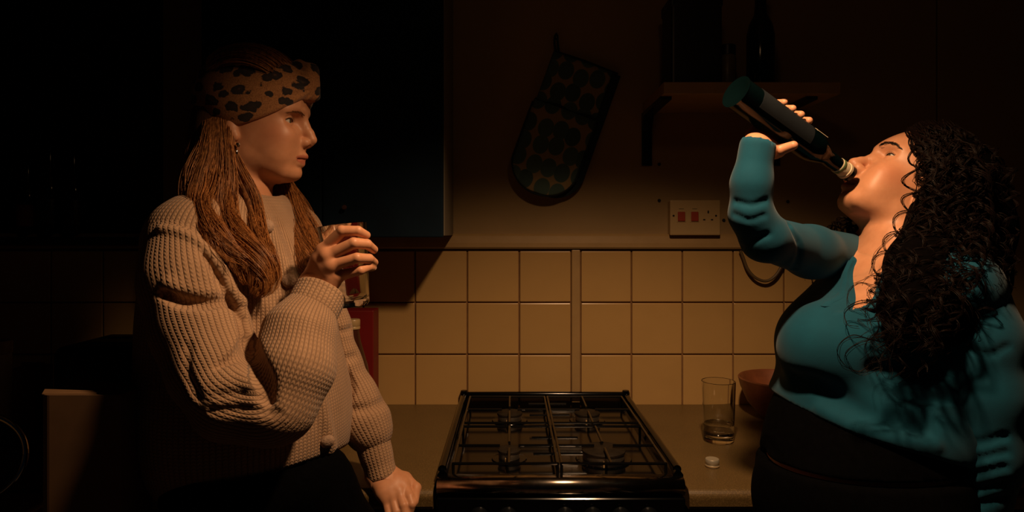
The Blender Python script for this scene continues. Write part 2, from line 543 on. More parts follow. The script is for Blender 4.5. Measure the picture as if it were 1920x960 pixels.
# ------------------------------------------------------------------ shelf with brackets, and what stands on it
SZ = 1.7455; sx0, sx1, sd = 0.378, 0.82, 0.262
sh = tag(box('wall_shelf', (sx0, -sd, SZ), (sx1, -0.001, SZ + 0.030), M['gloss_trim'], bevel=0.002), 'plain painted wall shelf on two black brackets above the switch plate', 'shelf')
for i, (x, lab) in enumerate(((0.390, 'black metal shelf bracket nearest the oven mitt'), (0.760, 'black metal shelf bracket behind the hand holding the bottle'))):
    br = empty('shelf_bracket', (x, 0, SZ)); tag(br, lab, 'bracket', 'brackets under the wall shelf')
    z0, w, th = wz(311), 0.0145, 0.006
    # side profile in (y, z), extruded over the width w
    def strip(pts, nm):
        bm = bmesh.new()
        A = [bm.verts.new((x - w, y, z)) for y, z in pts]; B = [bm.verts.new((x + w, y, z)) for y, z in pts]
        n = len(pts)
        for k in range(n): bm.faces.new((A[k], A[(k + 1) % n], B[(k + 1) % n], B[k]))
        bm.faces.new(A); bm.faces.new(B[::-1])
        bmesh.ops.recalc_face_normals(bm, faces=bm.faces[:])
        return bm_obj(nm, bm, M['black_iron'], br)
    strip([(-0.001, z0), (-0.001, SZ - 0.001), (-th, SZ - 0.001), (-th, z0)], 'wall_plate')
    strip([(-0.001, SZ - 0.0005), (-0.235, SZ - 0.0005), (-0.235, SZ - 0.008), (-0.03, SZ - 0.012), (-th, SZ - 0.05), (-0.001, SZ - 0.05)], 'shelf_arm')
    for q in (0.03, 0.12):
        lathe('screw', [(0, 0.003), (0.004, 0.0025), (0.0045, 0)], M['black_plastic'], (x, -th, z0 + q), (0, -1, 0), br, seg=10)

SY = -0.16
def shx(px): return (px - CX) * (SY - CAM_Y) / FPX
shelf_top = SZ + 0.030
M['dark_tin'] = simple('dark_tin', (0.012, 0.015, 0.018), 0.4, var=0.3)
M['dark_bottle'] = simple('dark_green_bottle', (0.004, 0.008, 0.007), 0.12, var=0.2)
M['jar_olive'] = simple('jar_contents', (0.16, 0.12, 0.05), 0.4, var=0.3, scale=40)
r = empty('storage_tin', (shx(1296), SY, shelf_top)); tag(r, 'tall dark square tin at the left end of the wall shelf', 'tin')
hw = 0.066
box('tin_body', (shx(1296) - hw, SY - hw * 0.8, shelf_top), (shx(1296) + hw, SY + hw * 0.8, shelf_top + 0.22), M['dark_tin'], r, 0.008, 3)
box('tin_lid', (shx(1296) - hw - 0.002, SY - hw * 0.8 - 0.002, shelf_top + 0.205), (shx(1296) + hw + 0.002, SY + hw * 0.8 + 0.002, shelf_top + 0.235), M['dark_tin'], r, 0.006, 3)
r = empty('spice_jar', (shx(1364), SY, shelf_top)); tag(r, 'small olive-coloured spice jar with dark lid between tin and bottle on shelf', 'jar')
lathe('jar_body', [(0, 0), (0.020, 0), (0.022, 0.004), (0.022, 0.085), (0.018, 0.095), (0, 0.095)], M['jar_olive'], (shx(1364), SY, shelf_top), parent=r, seg=24)
lathe('lid', [(0, 0.094), (0.021, 0.094), (0.021, 0.118), (0.019, 0.12), (0, 0.12)], M['dark_tin'], (shx(1364), SY, shelf_top), parent=r, seg=24)
r = empty('dark_bottle', (shx(1426), SY, shelf_top)); tag(r, 'dark glass bottle standing on the wall shelf above the raised hand', 'bottle')
lathe('bottle_body', [(0, 0), (0.033, 0), (0.036, 0.005), (0.036, 0.145), (0.030, 0.175), (0.017, 0.20), (0.0145, 0.23), (0.0145, 0.275), (0, 0.275)], M['dark_bottle'], (shx(1426), SY, shelf_top), parent=r, seg=32)
lathe('bottle_cap', [(0.0165, 0.262), (0.0165, 0.288), (0.015, 0.29), (0, 0.29)], M['dark_tin'], (shx(1426), SY, shelf_top), parent=r, seg=24)

# ------------------------------------------------------------------ cooker switch with socket
sw = empty('cooker_switch', (0.527, -0.02, 1.392)); tag(sw, 'cream cooker switch plate with two red rockers and a socket', 'switch')
px0, px1, pz0, pz1, pd = 0.449, 0.592, 1.392, 1.492, 0.036
box('back_box', (px0 + 0.002, -pd + 0.008, pz0 + 0.002), (px1 - 0.002, -0.0005, pz1 - 0.002), M['white_plastic'], sw, 0.003)
box('face_plate', (px0, -pd - 0.002, pz0), (px1, -pd + 0.0085, pz1), M['white_plastic'], sw, 0.003, 3)
fy = -pd - 0.002
for cxp in (1277.5, 1302.5):
    x = (cxp - CX) * (fy - CAM_Y) / FPX; z = 1.4 - (406 - 436) * (fy - CAM_Y) / FPX
    box('rocker_surround', (x - 0.0135, fy - 0.0012, z - 0.0165), (x + 0.0135, fy + 0.002, z + 0.0165), M['white_plastic'], sw, 0.001)
    bm = box_bm((x - 0.0105, fy - 0.0045, z - 0.0135), (x + 0.0105, fy, z + 0.0135), 0.0015)
    for v in bm.verts:
        if v.co.z > z and v.co.y < fy - 0.002: v.co.y += 0.002
    bm_obj('rocker', bm, M['red_plastic'], sw)
    box('switch_mark', (x - 0.007, fy - 0.0003, z + 0.021), (x + 0.007, fy + 0.001, z + 0.0222), M['dark_hole'], sw)
for cxp, cyp, w, h in ((1328, 397.5, 0.0022, 0.0040), (1320.5, 412, 0.0032, 0.0020), (1335, 412, 0.0032, 0.0020)):
    x = (cxp - CX) * (fy - CAM_Y) / FPX; z = 1.4 - (cyp - 436) * (fy - CAM_Y) / FPX
    box('socket_slot', (x - w, fy - 0.0004, z - h), (x + w, fy + 0.001, z + h), M['dark_hole'], sw)
for cxp in (1263, 1342.5):
    x = (cxp - CX) * (fy - CAM_Y) / FPX; z = 1.4 - (404.5 - 436) * (fy - CAM_Y) / FPX
    lathe('screw', [(0, 0.0012), (0.0028, 0.001), (0.003, 0)], M['burner_cap'], (x, fy, z), (0, -1, 0), sw, seg=12)

# cable hanging in a loop below the ledge
cab = spline([P(1388, 470, -0.024), P(1393, 482, -0.026), P(1402, 505, -0.028), P(1417, 521, -0.03), P(1436, 527, -0.03), P(1453, 518, -0.03), P(1466, 498, -0.03), P(1478, 470, -0.026)], 40)
tag(tube('electric_cable', cab, 0.0044, simple('grey_cable', (0.10, 0.066, 0.03), 0.5)), 'grey cable sagging in a loop below the ledge beside the raised elbow', 'cable')

# ------------------------------------------------------------------ oven mitt hanging on the wall
m, t, b = new_mat('pebble_print_cloth')
uvn = t.node('ShaderNodeUVMap'); uv = uvn.outputs[0]
mp = t.node('ShaderNodeMapping'); t.link(uv, mp.inputs[0]); mp.inputs['Scale'].default_value = (22.0, 18.0, 1)
v1 = t.node('ShaderNodeTexVoronoi', voronoi_dimensions='2D'); t.link(mp.outputs[0], v1.inputs['Vector']); v1.inputs['Scale'].default_value = 1.0; v1.inputs['Randomness'].default_value = 0.35
edge = t.ramp(v1.outputs['Distance'], [(0.47, (1, 1, 1)), (0.52, (0, 0, 0))])
sep = t.node('ShaderNodeSeparateColor'); t.link(v1.outputs['Color'], sep.inputs[0])
cell = t.ramp(sep.outputs[0], [(0.1, (0.050, 0.095, 0.085)), (0.9, (0.085, 0.145, 0.120))])
weave = t.noise(coords(t), 900, 2)
colr = t.mix(edge, (0.34, 0.24, 0.11), cell)
t.link(colr, b.inputs['Base Color']); b.inputs['Roughness'].default_value = 0.9
t.link(t.bump(weave, 0.3, 0.001), b.inputs['Normal'])
M['mitt'] = m
M['mitt_dark'] = simple('dark_binding', (0.012, 0.024, 0.028), 0.85, var=0.2, scale=90, bump=0.2, bscale=600)

mt = empty('oven_mitt', (0.11, -0.03, 1.48)); tag(mt, 'long quilted oven mitt with pebble print hanging on the wall', 'oven mitt')
ang = math.radians(19.8)
MO = Vector((wx(1096), 0, wz(120)))                      # middle of the top edge
ex = Vector((math.cos(ang), 0, -math.sin(ang))); ez = Vector((math.sin(ang), 0, math.cos(ang)))
def mitt_layer(name, top, bot, w, y0, y1, mat, puff=0.006, shift=0.0, round_=0.085, parent=mt, drop=None):
    """a padded slab with a rounded lower end; local x across, s down from the top edge"""
    out = []
    N = 14
    out.append((-w, top)); out.append((w, top))
    r = round_
    for i in range(N + 1):
        a = math.pi / 2 * i / N
        out.append((w - r * 0.98 + r * 0.98 * math.cos(a), bot - r + r * math.sin(a)))
    for i in range(N + 1):
        a = math.pi / 2 * (1 - i / N)
        out.append((-w + r * 0.98 - r * 0.98 * math.cos(a), bot - r + r * math.sin(a)))
    bm = bmesh.new(); lay = []
    cxm, csm = 0.0, (top + bot) / 2
    rows = [(1.0, 0.0), (0.985, 0.6), (0.94, 0.9), (0.85, 1.0), (0.55, 1.08), (0.25, 1.1)]
    uvl = bm.loops.layers.uv.new('UVMap'); uvd = {}
    def vert(x, s, yy):
        k = (s - top) / max(bot - top, 1e-6)
        yb = yy + (drop * k if drop else 0)
        v = bm.verts.new(MO + ex * (x + shift) - ez * s + Vector((0, yb, 0))); uvd[v] = (x, -s); return v
    for sgn, ya in ((1, y1), (-1, y0)):
        ring = []
        for f, h in rows:
            mid = (y0 + y1) / 2
            ring.append([vert(cxm + (x - cxm) * f, csm + (s - csm) * f, mid + (ya - mid) * h) for x, s in out])
        lay.append(ring)
    n = len(out)
    for ring in lay:
        for A, B in zip(ring[:-1], ring[1:]):
            for i in range(n): bm.faces.new((A[i], A[(i + 1) % n], B[(i + 1) % n], B[i]))
        bm.faces.new(ring[-1])
    bmesh.ops.remove_doubles(bm, verts=bm.verts[:], dist=1e-5)
    for f in bm.faces:
        for l in f.loops: l[uvl].uv = uvd.get(l.vert, (0, 0))
    return bm_obj(name, bm, mat, parent, True)
mitt_layer('back_pad', 0.0, 0.400, 0.098, -0.012, -0.002, M['mitt_dark'], shift=0.012, drop=-0.018)
mitt_layer('front_pad', 0.0, 0.395, 0.090, -0.026, -0.010, M['mitt'], shift=-0.006, drop=-0.020)
mitt_layer('hand_pocket', 0.150, 0.402, 0.094, -0.044, -0.024, M['mitt'], shift=-0.008, drop=-0.014)
# bound edges
def mitt_pt(x, s, y): return MO + ex * x - ez * s + Vector((0, y, 0))
tube('pocket_binding', [mitt_pt(-0.100 + 0.0146 * i, 0.150 + 0.004 * math.sin(i), -0.036) for i in range(14)], 0.0042, M['mitt_dark'], mt, 8)
pts = []
for i in range(15):
    a = math.pi * i / 14
    pts.append(mitt_pt(-0.008 + 0.094 * math.cos(a), 0.402 - 0.085 + 0.087 * math.sin(a), -0.046))
pts = [mitt_pt(0.086, 0.16, -0.036)] + pts + [mitt_pt(-0.102, 0.16, -0.036)]
tube('edge_binding', spline(pts, 60), 0.0040, M['mitt_dark'], mt, 8)
tube('top_binding', [mitt_pt(-0.094, 0.0, -0.016), mitt_pt(0.0, -0.002, -0.018), mitt_pt(0.100, 0.0, -0.014)], 0.0045, M['mitt_dark'], mt, 8)
lp = [mitt_pt(-0.086, 0.004, -0.012), P(1040, 80, -0.012), P(1041, 66, -0.012), P(1045, 66, -0.012), P(1046, 80, -0.012), mitt_pt(-0.076, 0.004, -0.012)]
tube('hanging_loop', spline(lp, 24), 0.0026, M['mitt_dark'], mt, 8)
hk = empty('wall_hook', P(1043, 68, -0.004)); tag(hk, 'small dark hook in the wall holding the oven mitt', 'hook')
tube('hook_wire', [P(1043, 70, -0.0005), P(1043, 70, -0.022), P(1043, 66, -0.026), P(1043, 62, -0.024)], 0.002, M['black_iron'], hk, 8)
lathe('hook_plate', [(0, 0.003), (0.006, 0.003), (0.007, 0)], M['black_iron'], P(1043, 70, -0.0005), (0, -1, 0), hk, seg=14)
# ================================================================== gas cooker
ck = empty('gas_cooker', ((CX0 + CX1) / 2, -0.32, 0)); tag(ck, 'black enamelled four-burner gas cooker between the two worktops', 'cooker')
BE = M['black_enamel']; cxm = (CX0 + CX1) / 2
ZH = 0.914       # hob plate
box('oven_body', (CX0, -0.600, 0.02), (CX1, -0.015, 0.895), BE, ck, 0.004)
# hob: shallow tray with raised side rims
bm = bmesh.new()
def hob_rim():
    prof = [(-0.5, 0.895), (-0.5, 0.928), (-0.488, 0.936), (-0.470, 0.936), (-0.458, 0.928), (-0.452, ZH)]
    half = (CX1 - CX0) / 2
    prof = [(p * half * 2, z) for p, z in prof]
    y0, y1 = -0.612, -0.020
    A = [bm.verts.new((cxm + x, y1, z)) for x, z in prof] + [bm.verts.new((cxm - x, y1, z)) for x, z in prof[::-1]]
    B = [bm.verts.new((cxm + x, y0, z)) for x, z in prof] + [bm.verts.new((cxm - x, y0, z)) for x, z in prof[::-1]]
    n = len(A)
    for i in range(n - 1): bm.faces.new((A[i], A[i + 1], B[i + 1], B[i]))
    bm.faces.new(A); bm.faces.new(B[::-1]); bm.faces.new((A[0], B[0], B[-1], A[-1]))
hob_rim()
bm_obj('hob_tray', bm, BE, ck)
tube('rear_rail', [(CX0 + 0.012, -0.024, 0.936), (cxm, -0.024, 0.937), (CX1 - 0.012, -0.024, 0.936)], 0.0085, BE, ck, 12)
for x in (CX0 + 0.009, CX1 - 0.009):
    lathe('rail_end', [(0, 0.022), (0.009, 0.021), (0.0115, 0.014), (0.0115, 0.0)], BE, (x, -0.026, 0.928), parent=ck, seg=18)
    bm = tube_bm([(x, -0.03, 0.934), (x, -0.30, 0.935), (x, -0.600, 0.934)], 0.0085, 12)
    bm_obj('side_rim', bm, BE, ck, True)
# rounded front nose of the hob and the control panel below
bm = bmesh.new(); pr = [(-0.585, ZH + 0.004), (-0.600, 0.9245)]
for i in range(11):
    a = math.pi * 0.62 * i / 10
    pr.append((-0.6155 - 0.0175 * math.sin(a), 0.9075 + 0.0175 * math.cos(a)))
pr += [(-0.626, 0.893), (-0.590, 0.893)]
A = [bm.verts.new((CX0 + 0.001, y, z)) for y, z in pr]; B = [bm.verts.new((CX1 - 0.001, y, z)) for y, z in pr]
for i in range(len(pr)):
    j = (i + 1) % len(pr); bm.faces.new((A[i], A[j], B[j], B[i]))
bm.faces.new(A); bm.faces.new(B[::-1])
M['dark_steel'] = simple('dark_satin_steel', (0.42, 0.36, 0.30), 0.20, metal=1.0, var=0.25, scale=90)
o = bm_obj('hob_nose', bm, M['dark_steel'], ck)
o.data.polygons.foreach_set('use_smooth', [len(p.vertices) == 4 for p in o.data.polygons])
box('control_panel', (CX0, -0.632, 0.790), (CX1, -0.598, 0.890), BE, ck, 0.005, 3)
box('oven_door', (CX0 + 0.003, -0.628, 0.13), (CX1 - 0.003, -0.599, 0.784), BE, ck, 0.006, 3)
tube('door_handle', [(CX0 + 0.06, -0.627, 0.745), (CX0 + 0.06, -0.665, 0.75), (cxm, -0.668, 0.75), (CX1 - 0.06, -0.665, 0.75), (CX1 - 0.06, -0.627, 0.745)], 0.008, BE, ck, 10)
for px in (898, 952, 1060, 1112, 1165, 1218):
    x = (px - CX) * 1.232 / FPX
    kb = lathe('control_knob', [(0, 0.024), (0.012, 0.023), (0.0145, 0.018), (0.017, 0.004), (0.0185, 0)], M['black_plastic'], (x, -0.632, 0.855), (0, -1, 0), ck, seg=24)
    box('knob_grip', (x - 0.0028, -0.662, 0.840), (x + 0.0028, -0.650, 0.8705), M['black_plastic'], kb, 0.0012)
# burners
BUR = [(-0.006, -0.205, 0.030), (0.194, -0.205, 0.030), (-0.006, -0.487, 0.022), (0.196, -0.487, 0.044)]
for x, y, r in BUR:
    bn = lathe('burner', [(r + 0.016, 0), (r + 0.014, 0.003), (r + 0.002, 0.004), (0, 0.0045)], BE, (x, y, ZH), parent=ck, seg=40)
    lathe('burner_ring', [(r, 0.004), (r + 0.001, 0.006), (r + 0.001, 0.0165), (r - 0.003, 0.0170), (0, 0.0170)], M['aluminium'], (x, y, ZH), parent=bn, seg=40)
    lathe('burner_cap', [(r - 0.006, 0.0170), (r + 0.0025, 0.0178), (r + 0.0025, 0.0215), (r, 0.0235), (0, 0.0245)], M['burner_cap'], (x, y, ZH), parent=bn, seg=40)
    lathe('spark_pin', [(0.002, 0), (0.002, 0.014), (0, 0.0145)], M['white_plastic'], (x - 0.007, y - r - 0.012, ZH), parent=bn, seg=8)
# pan supports: two iron grids
ZG = 0.9435
for gi, (gx0, gx1) in enumerate(((CX0 + 0.030, cxm - 0.004), (cxm + 0.004, CX1 - 0.030))):
    g = empty('pan_support', ((gx0 + gx1) / 2, -0.33, ZH)); g.parent = ck; g.location = (0, 0, 0); g.location = Vector(((gx0 + gx1) / 2, -0.33, ZH)) - ck.location
    gy0, gy1 = -0.595, -0.075
    rr = 0.0030
    def bar(a, b, nm='bar', rad=rr):
        tube(nm, [a, b], rad, M['black_iron'], g, 8)
    ring = [(gx0, gy0, ZG), (gx1, gy0, ZG), (gx1, gy1, ZG), (gx0, gy1, ZG), (gx0, gy0, ZG)]
    for a, b in zip(ring[:-1], ring[1:]): bar(a, b, 'frame_bar')
    gm = (gx0 + gx1) / 2; ym = (gy0 + gy1) / 2
    bar((gx0, ym + 0.012, ZG), (gx1, ym + 0.012, ZG), 'cross_bar'); bar((gx0, ym - 0.016, ZG), (gx1, ym - 0.016, ZG), 'cross_bar')
    for bx, by, r in (BUR[gi], BUR[gi + 2]):
        gap = 0.020
        bar((gx0, by, ZG), (bx - gap, by, ZG), 'finger_bar'); bar((bx + gap, by, ZG), (gx1, by, ZG), 'finger_bar')
        bar((bx, gy1 if by > ym else ym - 0.016, ZG), (bx, by + gap, ZG), 'finger_bar'); bar((bx, ym + 0.012 if by > ym else gy0, ZG), (bx, by - gap, ZG), 'finger_bar')
        for dy in (0.052, -0.052):
            bar((bx + (0.05 if gi == 0 else -0.05), by + dy, ZG), (gx1 if gi == 0 else gx0, by + dy, ZG), 'finger_bar')
    for x in (gx0, gx1):
        for y in (gy0, ym, gy1):
            bar((x, y, ZH - 0.001), (x, y, ZG), 'foot')

# ================================================================== things on the worktops
def tumbler(name, base, h, r0, r1, wall_t, foot, axis=(0, 0, 1), level=None, label='', cat='glass'):
    r = empty(name, base); tag(r, label, cat)
    pr = [(0, 0), (r0 - 0.004, 0), (r0, 0.004), (r1, h - 0.001), (r1 - wall_t / 2, h), (r1 - wall_t, h - 0.001), (r0 - wall_t, foot + 0.006), (r0 - wall_t - 0.006, foot), (0, foot - 0.001)]
    lathe('glass_wall', pr, M['clear'], base, axis, r, 56)
    if level:
        k = (level - foot) / (h - foot)
        rl = r0 - wall_t + (r1 - r0) * k
        lathe('water', [(0, foot - 0.0006), (r0 - wall_t - 0.0058, foot + 0.0004), (r0 - wall_t + 0.0002, foot + 0.0062), (rl + 0.0003, level + 0.0008), (rl - 0.002, level), (0, level)], M['water'], base, axis, r, 56)
    return r
tumbler('drinking_glass', (0.491, -0.335, ZW + 0.0005), 0.142, 0.035, 0.0395, 0.0022, 0.009, level=0.040, label='tall clear glass with a little water on the right worktop')

cp = empty('bottle_cap', (0.4235, -0.505, ZW)); tag(cp, 'small pale screw cap lying on the worktop in front of the glass', 'cap')
M['cap_metal'] = simple('cap_metal', (0.62, 0.58, 0.46), 0.35, metal=0.6, var=0.1)
lathe('cap_skirt', [(0.0135, 0.0), (0.0145, 0.0005), (0.0145, 0.0045), (0.0138, 0.005), (0.0138, 0.0062), (0.0145, 0.007), (0.0145, 0.015), (0.0135, 0.0165), (0, 0.0168)], M['cap_metal'], (0.4235, -0.505, ZW + 0.0004), parent=cp, seg=32)
lathe('cap_band', [(0.0147, 0.0015), (0.0151, 0.002), (0.0151, 0.0034), (0.0147, 0.004)], M['white_plastic'], (0.4235, -0.505, ZW + 0.0004), parent=cp, seg=32)

tag(lathe('wooden_bowl', [(0, 0.0), (0.050, 0.0), (0.058, 0.006), (0.088, 0.040), (0.106, 0.080), (0.112, 0.104), (0.109, 0.107), (0.105, 0.104), (0.097, 0.078), (0.078, 0.042), (0.048, 0.014), (0, 0.010)], M['wood_bowl'], (0.722, -0.145, ZW + 0.0005), seg=64), 'reddish wooden bowl on the worktop beside the woman in teal', 'bowl')

# brown sauce bottle and a red box behind the cardigan arm
sb = empty('sauce_bottle', (-0.407, -0.215, ZW)); tag(sb, 'dark brown sauce bottle with white cap and yellow label behind the cardigan sleeve', 'bottle')
M['sauce'] = simple('dark_sauce_glass', (0.055, 0.018, 0.010), 0.10, var=0.2, spec=0.7)
q = (-0.407, -0.215, ZW + 0.0005)
lathe('bottle_body', [(0, 0), (0.038, 0), (0.042, 0.006), (0.043, 0.06), (0.0425, 0.120), (0.036, 0.155), (0.026, 0.190), (0.0185, 0.218), (0.0155, 0.240), (0.0155, 0.252), (0, 0.252)], M['sauce'], q, parent=sb, seg=40)
lathe('bottle_cap', [(0.0150, 0.247), (0.0175, 0.248), (0.0175, 0.253), (0.0165, 0.2545), (0.0175, 0.256), (0.0175, 0.270), (0.016, 0.2725), (0, 0.273)], M['white_plastic'], q, parent=sb, seg=32)
M['yellow_label'] = simple('yellow_label', (0.62, 0.36, 0.10), 0.6, var=0.1)
M['white_label'] = simple('pale_label', (0.60, 0.52, 0.38), 0.6, var=0.05)
lathe('label', [(0.0433, 0.020), (0.0436, 0.0205), (0.0436, 0.092), (0.0433, 0.0925)], M['yellow_label'], q, parent=sb, seg=40)
lathe('label_top', [(0.0432, 0.0926), (0.0435, 0.093), (0.0431, 0.108), (0.0428, 0.1085)], M['white_label'], q, parent=sb, seg=40)
rb = empty('red_box', (-0.475, -0.075, ZW)); tag(rb, 'tall plain red carton against the tiles behind the sauce bottle', 'box')
box('carton', (-0.575, -0.110, ZW + 0.0005), (-0.378, -0.040, ZW + 0.282), M['red_card'], rb, 0.002)
box('carton_flap', (-0.573, -0.109, ZW + 0.2822), (-0.380, -0.076, ZW + 0.2832), M['red_card'], rb)

# dim things at the far left
kb = empty('card_box', (-0.73, -0.93, ZW)); Yk = -0.90
x0 = P(70, 0, Yk).x; x1 = P(226, 0, Yk).x
tag(kb, 'brown card box standing upright on the short worktop at the left', 'box')
kb.location = ((x0 + x1) / 2, Yk + 0.04, ZW)
bm = bmesh.new()
zt = P(0, 741, Yk).z
out = []
for i in range(9):
    a = math.pi / 2 * i / 8
    out.append((x0 + 0.018 - 0.018 * math.sin(math.pi / 2 - a), Yk + 0.018 - 0.018 * math.cos(math.pi / 2 - a)))
out += [(x1 - 0.002, Yk), (x1, Yk + 0.002), (x1, Yk + 0.085), (x0, Yk + 0.085)]
A = [bm.verts.new((x, y, ZW + 0.0005)) for x, y in out]; B = [bm.verts.new((x, y, zt)) for x, y in out]
n = len(out)
for i in range(n): bm.faces.new((A[i], A[(i + 1) % n], B[(i + 1) % n], B[i]))
bm.faces.new(A); bm.faces.new(B)
bm_obj('box_body', bm, M['kraft'], kb)
bm = bmesh.new()
vs = [(x0 + 0.004, Yk + 0.004, zt), (x0 + 0.085, Yk + 0.004, zt), (x0 + 0.085, Yk + 0.012, zt + 0.003), (x0 + 0.004, Yk + 0.010, zt + 0.006)]
a = [bm.verts.new(v) for v in vs]; b2 = [bm.verts.new((v[0], v[1], v[2] + 0.001)) for v in vs]
bm.faces.new(a); bm.faces.new(b2)
for i in range(4): bm.faces.new((a[i], a[(i + 1) % 4], b2[(i + 1) % 4], b2[i]))
bm_obj('top_flap', bm, M['kraft'], kb)

Yl = -0.70
lc = P(-48, 860, Yl); lr = 0.0775
pl = empty('saucepan_lid', lc); tag(pl, 'round dark lid with shiny chrome rim leaning at the left edge', 'lid')
ax = Vector((0.35, -0.93, 0.12)).normalized()
lathe('lid_disc', [(0, 0.010), (0.03, 0.009), (0.064, 0.004), (0.075, 0.0), (0.064, 0.002), (0, 0.006)], M['dark_tin'], lc, ax, pl, 56)
fx, fyv, fa = frame_from(ax)
rp = [lc + (fx * math.cos(2 * math.pi * i / 64) + fyv * math.sin(2 * math.pi * i / 64)) * lr for i in range(65)]
tube('rim', rp, 0.0058, M['chrome'], pl, 12)
lathe('lid_knob', [(0, 0.034), (0.010, 0.033), (0.013, 0.026), (0.006, 0.016), (0.008, 0.009)], M['black_plastic'], lc, ax, pl, 20)

Yc = -0.50
can = empty('canister', P(-8, 760, Yc)); can.location.z = ZW
tag(can, 'pale tall canister cut by the left edge of the picture', 'canister')
cx_ = P(-8, 700, Yc).x
lathe('canister_body', [(0, 0), (0.026, 0), (0.028, 0.003), (0.028, 0.235), (0.026, 0.238), (0, 0.238)], M['white_label'], (cx_, Yc, ZW + 0.0005), parent=can, seg=32)
lathe('canister_lid', [(0.027, 0.238), (0.0292, 0.239), (0.0292, 0.262), (0.027, 0.265), (0, 0.265)], M['gloss_trim'], (cx_, Yc, ZW + 0.0005), parent=can, seg=32)
pk = empty('red_packet', P(42, 760, -0.42)); pk.location.z = ZW; tag(pk, 'low red packet beside the canister at the left', 'packet')
xa = P(20, 0, -0.44).x; xb = P(66, 0, -0.44).x
box('packet_body', (xa, -0.44, ZW + 0.0005), (xb, -0.38, P(0, 691, -0.44).z), M['red_card'], pk, 0.004)
box('packet_seal', (xa + 0.002, -0.412, P(0, 691, -0.44).z - 0.002), (xb - 0.002, -0.408, P(0, 691, -0.44).z + 0.008), M['red_card'], pk)
ts = empty('toaster', P(170, 760, -0.36)); ts.location.z = ZW; tag(ts, 'black toaster on the worktop behind the brown card box', 'toaster')
xa = P(92, 0, -0.45).x; xb = P(250, 0, -0.45).x; zt = P(0, 652, -0.45).z
box('toaster_body', (xa, -0.45, ZW + 0.012), (xb, -0.24, zt), M['black_plastic'], ts, 0.022, 4, True)
for yy in (-0.39, -0.31):
    box('bread_slot', (xa + 0.03, yy - 0.012, zt - 0.004), (xb - 0.03, yy + 0.012, zt + 0.0006), M['dark_hole'], ts)
box('lever', (xb - 0.001, -0.36, zt - 0.07), (xb + 0.018, -0.33, zt - 0.055), M['black_plastic'], ts, 0.003)
for qx in (xa + 0.03, xb - 0.03):
    for qy in (-0.42, -0.27):
        lathe('foot', [(0, 0), (0.009, 0), (0.009, 0.0125), (0, 0.0125)], M['black_plastic'], (qx, qy, ZW + 0.0003), parent=ts, seg=12)
# bottles on the window sill: only their shine shows
M['wine_glass_dark'] = simple('dark_wine_bottle', (0.003, 0.004, 0.003), 0.10, var=0.1, spec=0.7)
M['orange_label'] = simple('orange_label', (0.17, 0.03, 0.008), 0.7, var=0.1)
for i, (px, py, lab, ol) in enumerate(((52, 304, 'dark bottle with orange label leftmost on the window sill', True), (93, 278, 'dark wine bottle in the middle on the window sill', False), (138, 284, 'dark wine bottle nearest the wall strip on the window sill', False))):
    Yb = 0.0 - 0.0 * i
    x = P(px, 0, Yb).x; top = P(0, py, Yb).z
    r = empty('wine_bottle', (x, Yb, WZ0)); tag(r, lab, 'bottle', 'bottles on the window sill')
    H = top - WZ0 - 0.003; z = (x, Yb, WZ0 + 0.0025); R = 0.030 if i else 0.026
    lathe('bottle_body', [(0, 0), (R - 0.004, 0), (R, 0.004), (R, H * 0.52), (R * 0.93, H * 0.60), (R * 0.62, H * 0.70), (R * 0.40, H * 0.80), (R * 0.37, H * 0.96), (R * 0.44, H * 0.965), (R * 0.44, H), (0, H)], M['wine_glass_dark'], z, parent=r, seg=32)
    lathe('label', [(R + 0.0003, H * 0.14), (R + 0.0006, H * 0.145), (R + 0.0006, H * 0.42), (R + 0.0003, H * 0.425)], M['orange_label'] if ol else M['dark_tin'], z, parent=r, seg=32)
# ================================================================== people: shared builders
m, t, b = new_mat('skin')
c = coords(t)
at = t.node('ShaderNodeAttribute', attribute_name='tint')            # x: lips, y: blush, z: brow/lid shade
sx_ = t.node('ShaderNodeSeparateXYZ'); t.link(at.outputs['Vector'], sx_.inputs[0])
base = t.ramp(t.noise(c, 55, 4), [(0.3, (0.54, 0.25, 0.130)), (0.7, (0.62, 0.30, 0.165))])
base = t.mix(t.math('MULTIPLY', sx_.outputs[1], 0.55), base, (0.52, 0.19, 0.10))
base = t.mix(t.math('MULTIPLY', sx_.outputs[0], 0.8), base, (0.40, 0.105, 0.065))
t.link(base, b.inputs['Base Color'])
b.inputs['Roughness'].default_value = 0.47; b.inputs['Specular IOR Level'].default_value = 0.42
b.inputs['Subsurface Weight'].default_value = 0.12
b.inputs['Subsurface Radius'].default_value = (0.010, 0.004, 0.002); b.inputs['Subsurface Scale'].default_value = 0.4
t.link(t.bump(t.noise(c, 650, 3), 0.10, 0.0006), b.inputs['Normal'])
M['skin'] = m
M['nail'] = simple('finger_nail', (0.62, 0.38, 0.29), 0.25, var=0.05)
M['lash'] = simple('eyelash', (0.012, 0.007, 0.005), 0.7)
m, t, b = new_mat('eyeball')
at = t.node('ShaderNodeAttribute', attribute_name='iris')
t.link(t.ramp(at.outputs['Fac'], [(0.0, (0.55, 0.50, 0.44)), (0.63, (0.55, 0.50, 0.44)), (0.66, (0.05, 0.045, 0.03)), (0.84, (0.10, 0.085, 0.05)), (0.87, (0.004, 0.003, 0.003))]), b.inputs['Base Color'])
b.inputs['Roughness'].default_value = 0.06; b.inputs['Coat Weight'].default_value = 0.5
M['eye'] = m

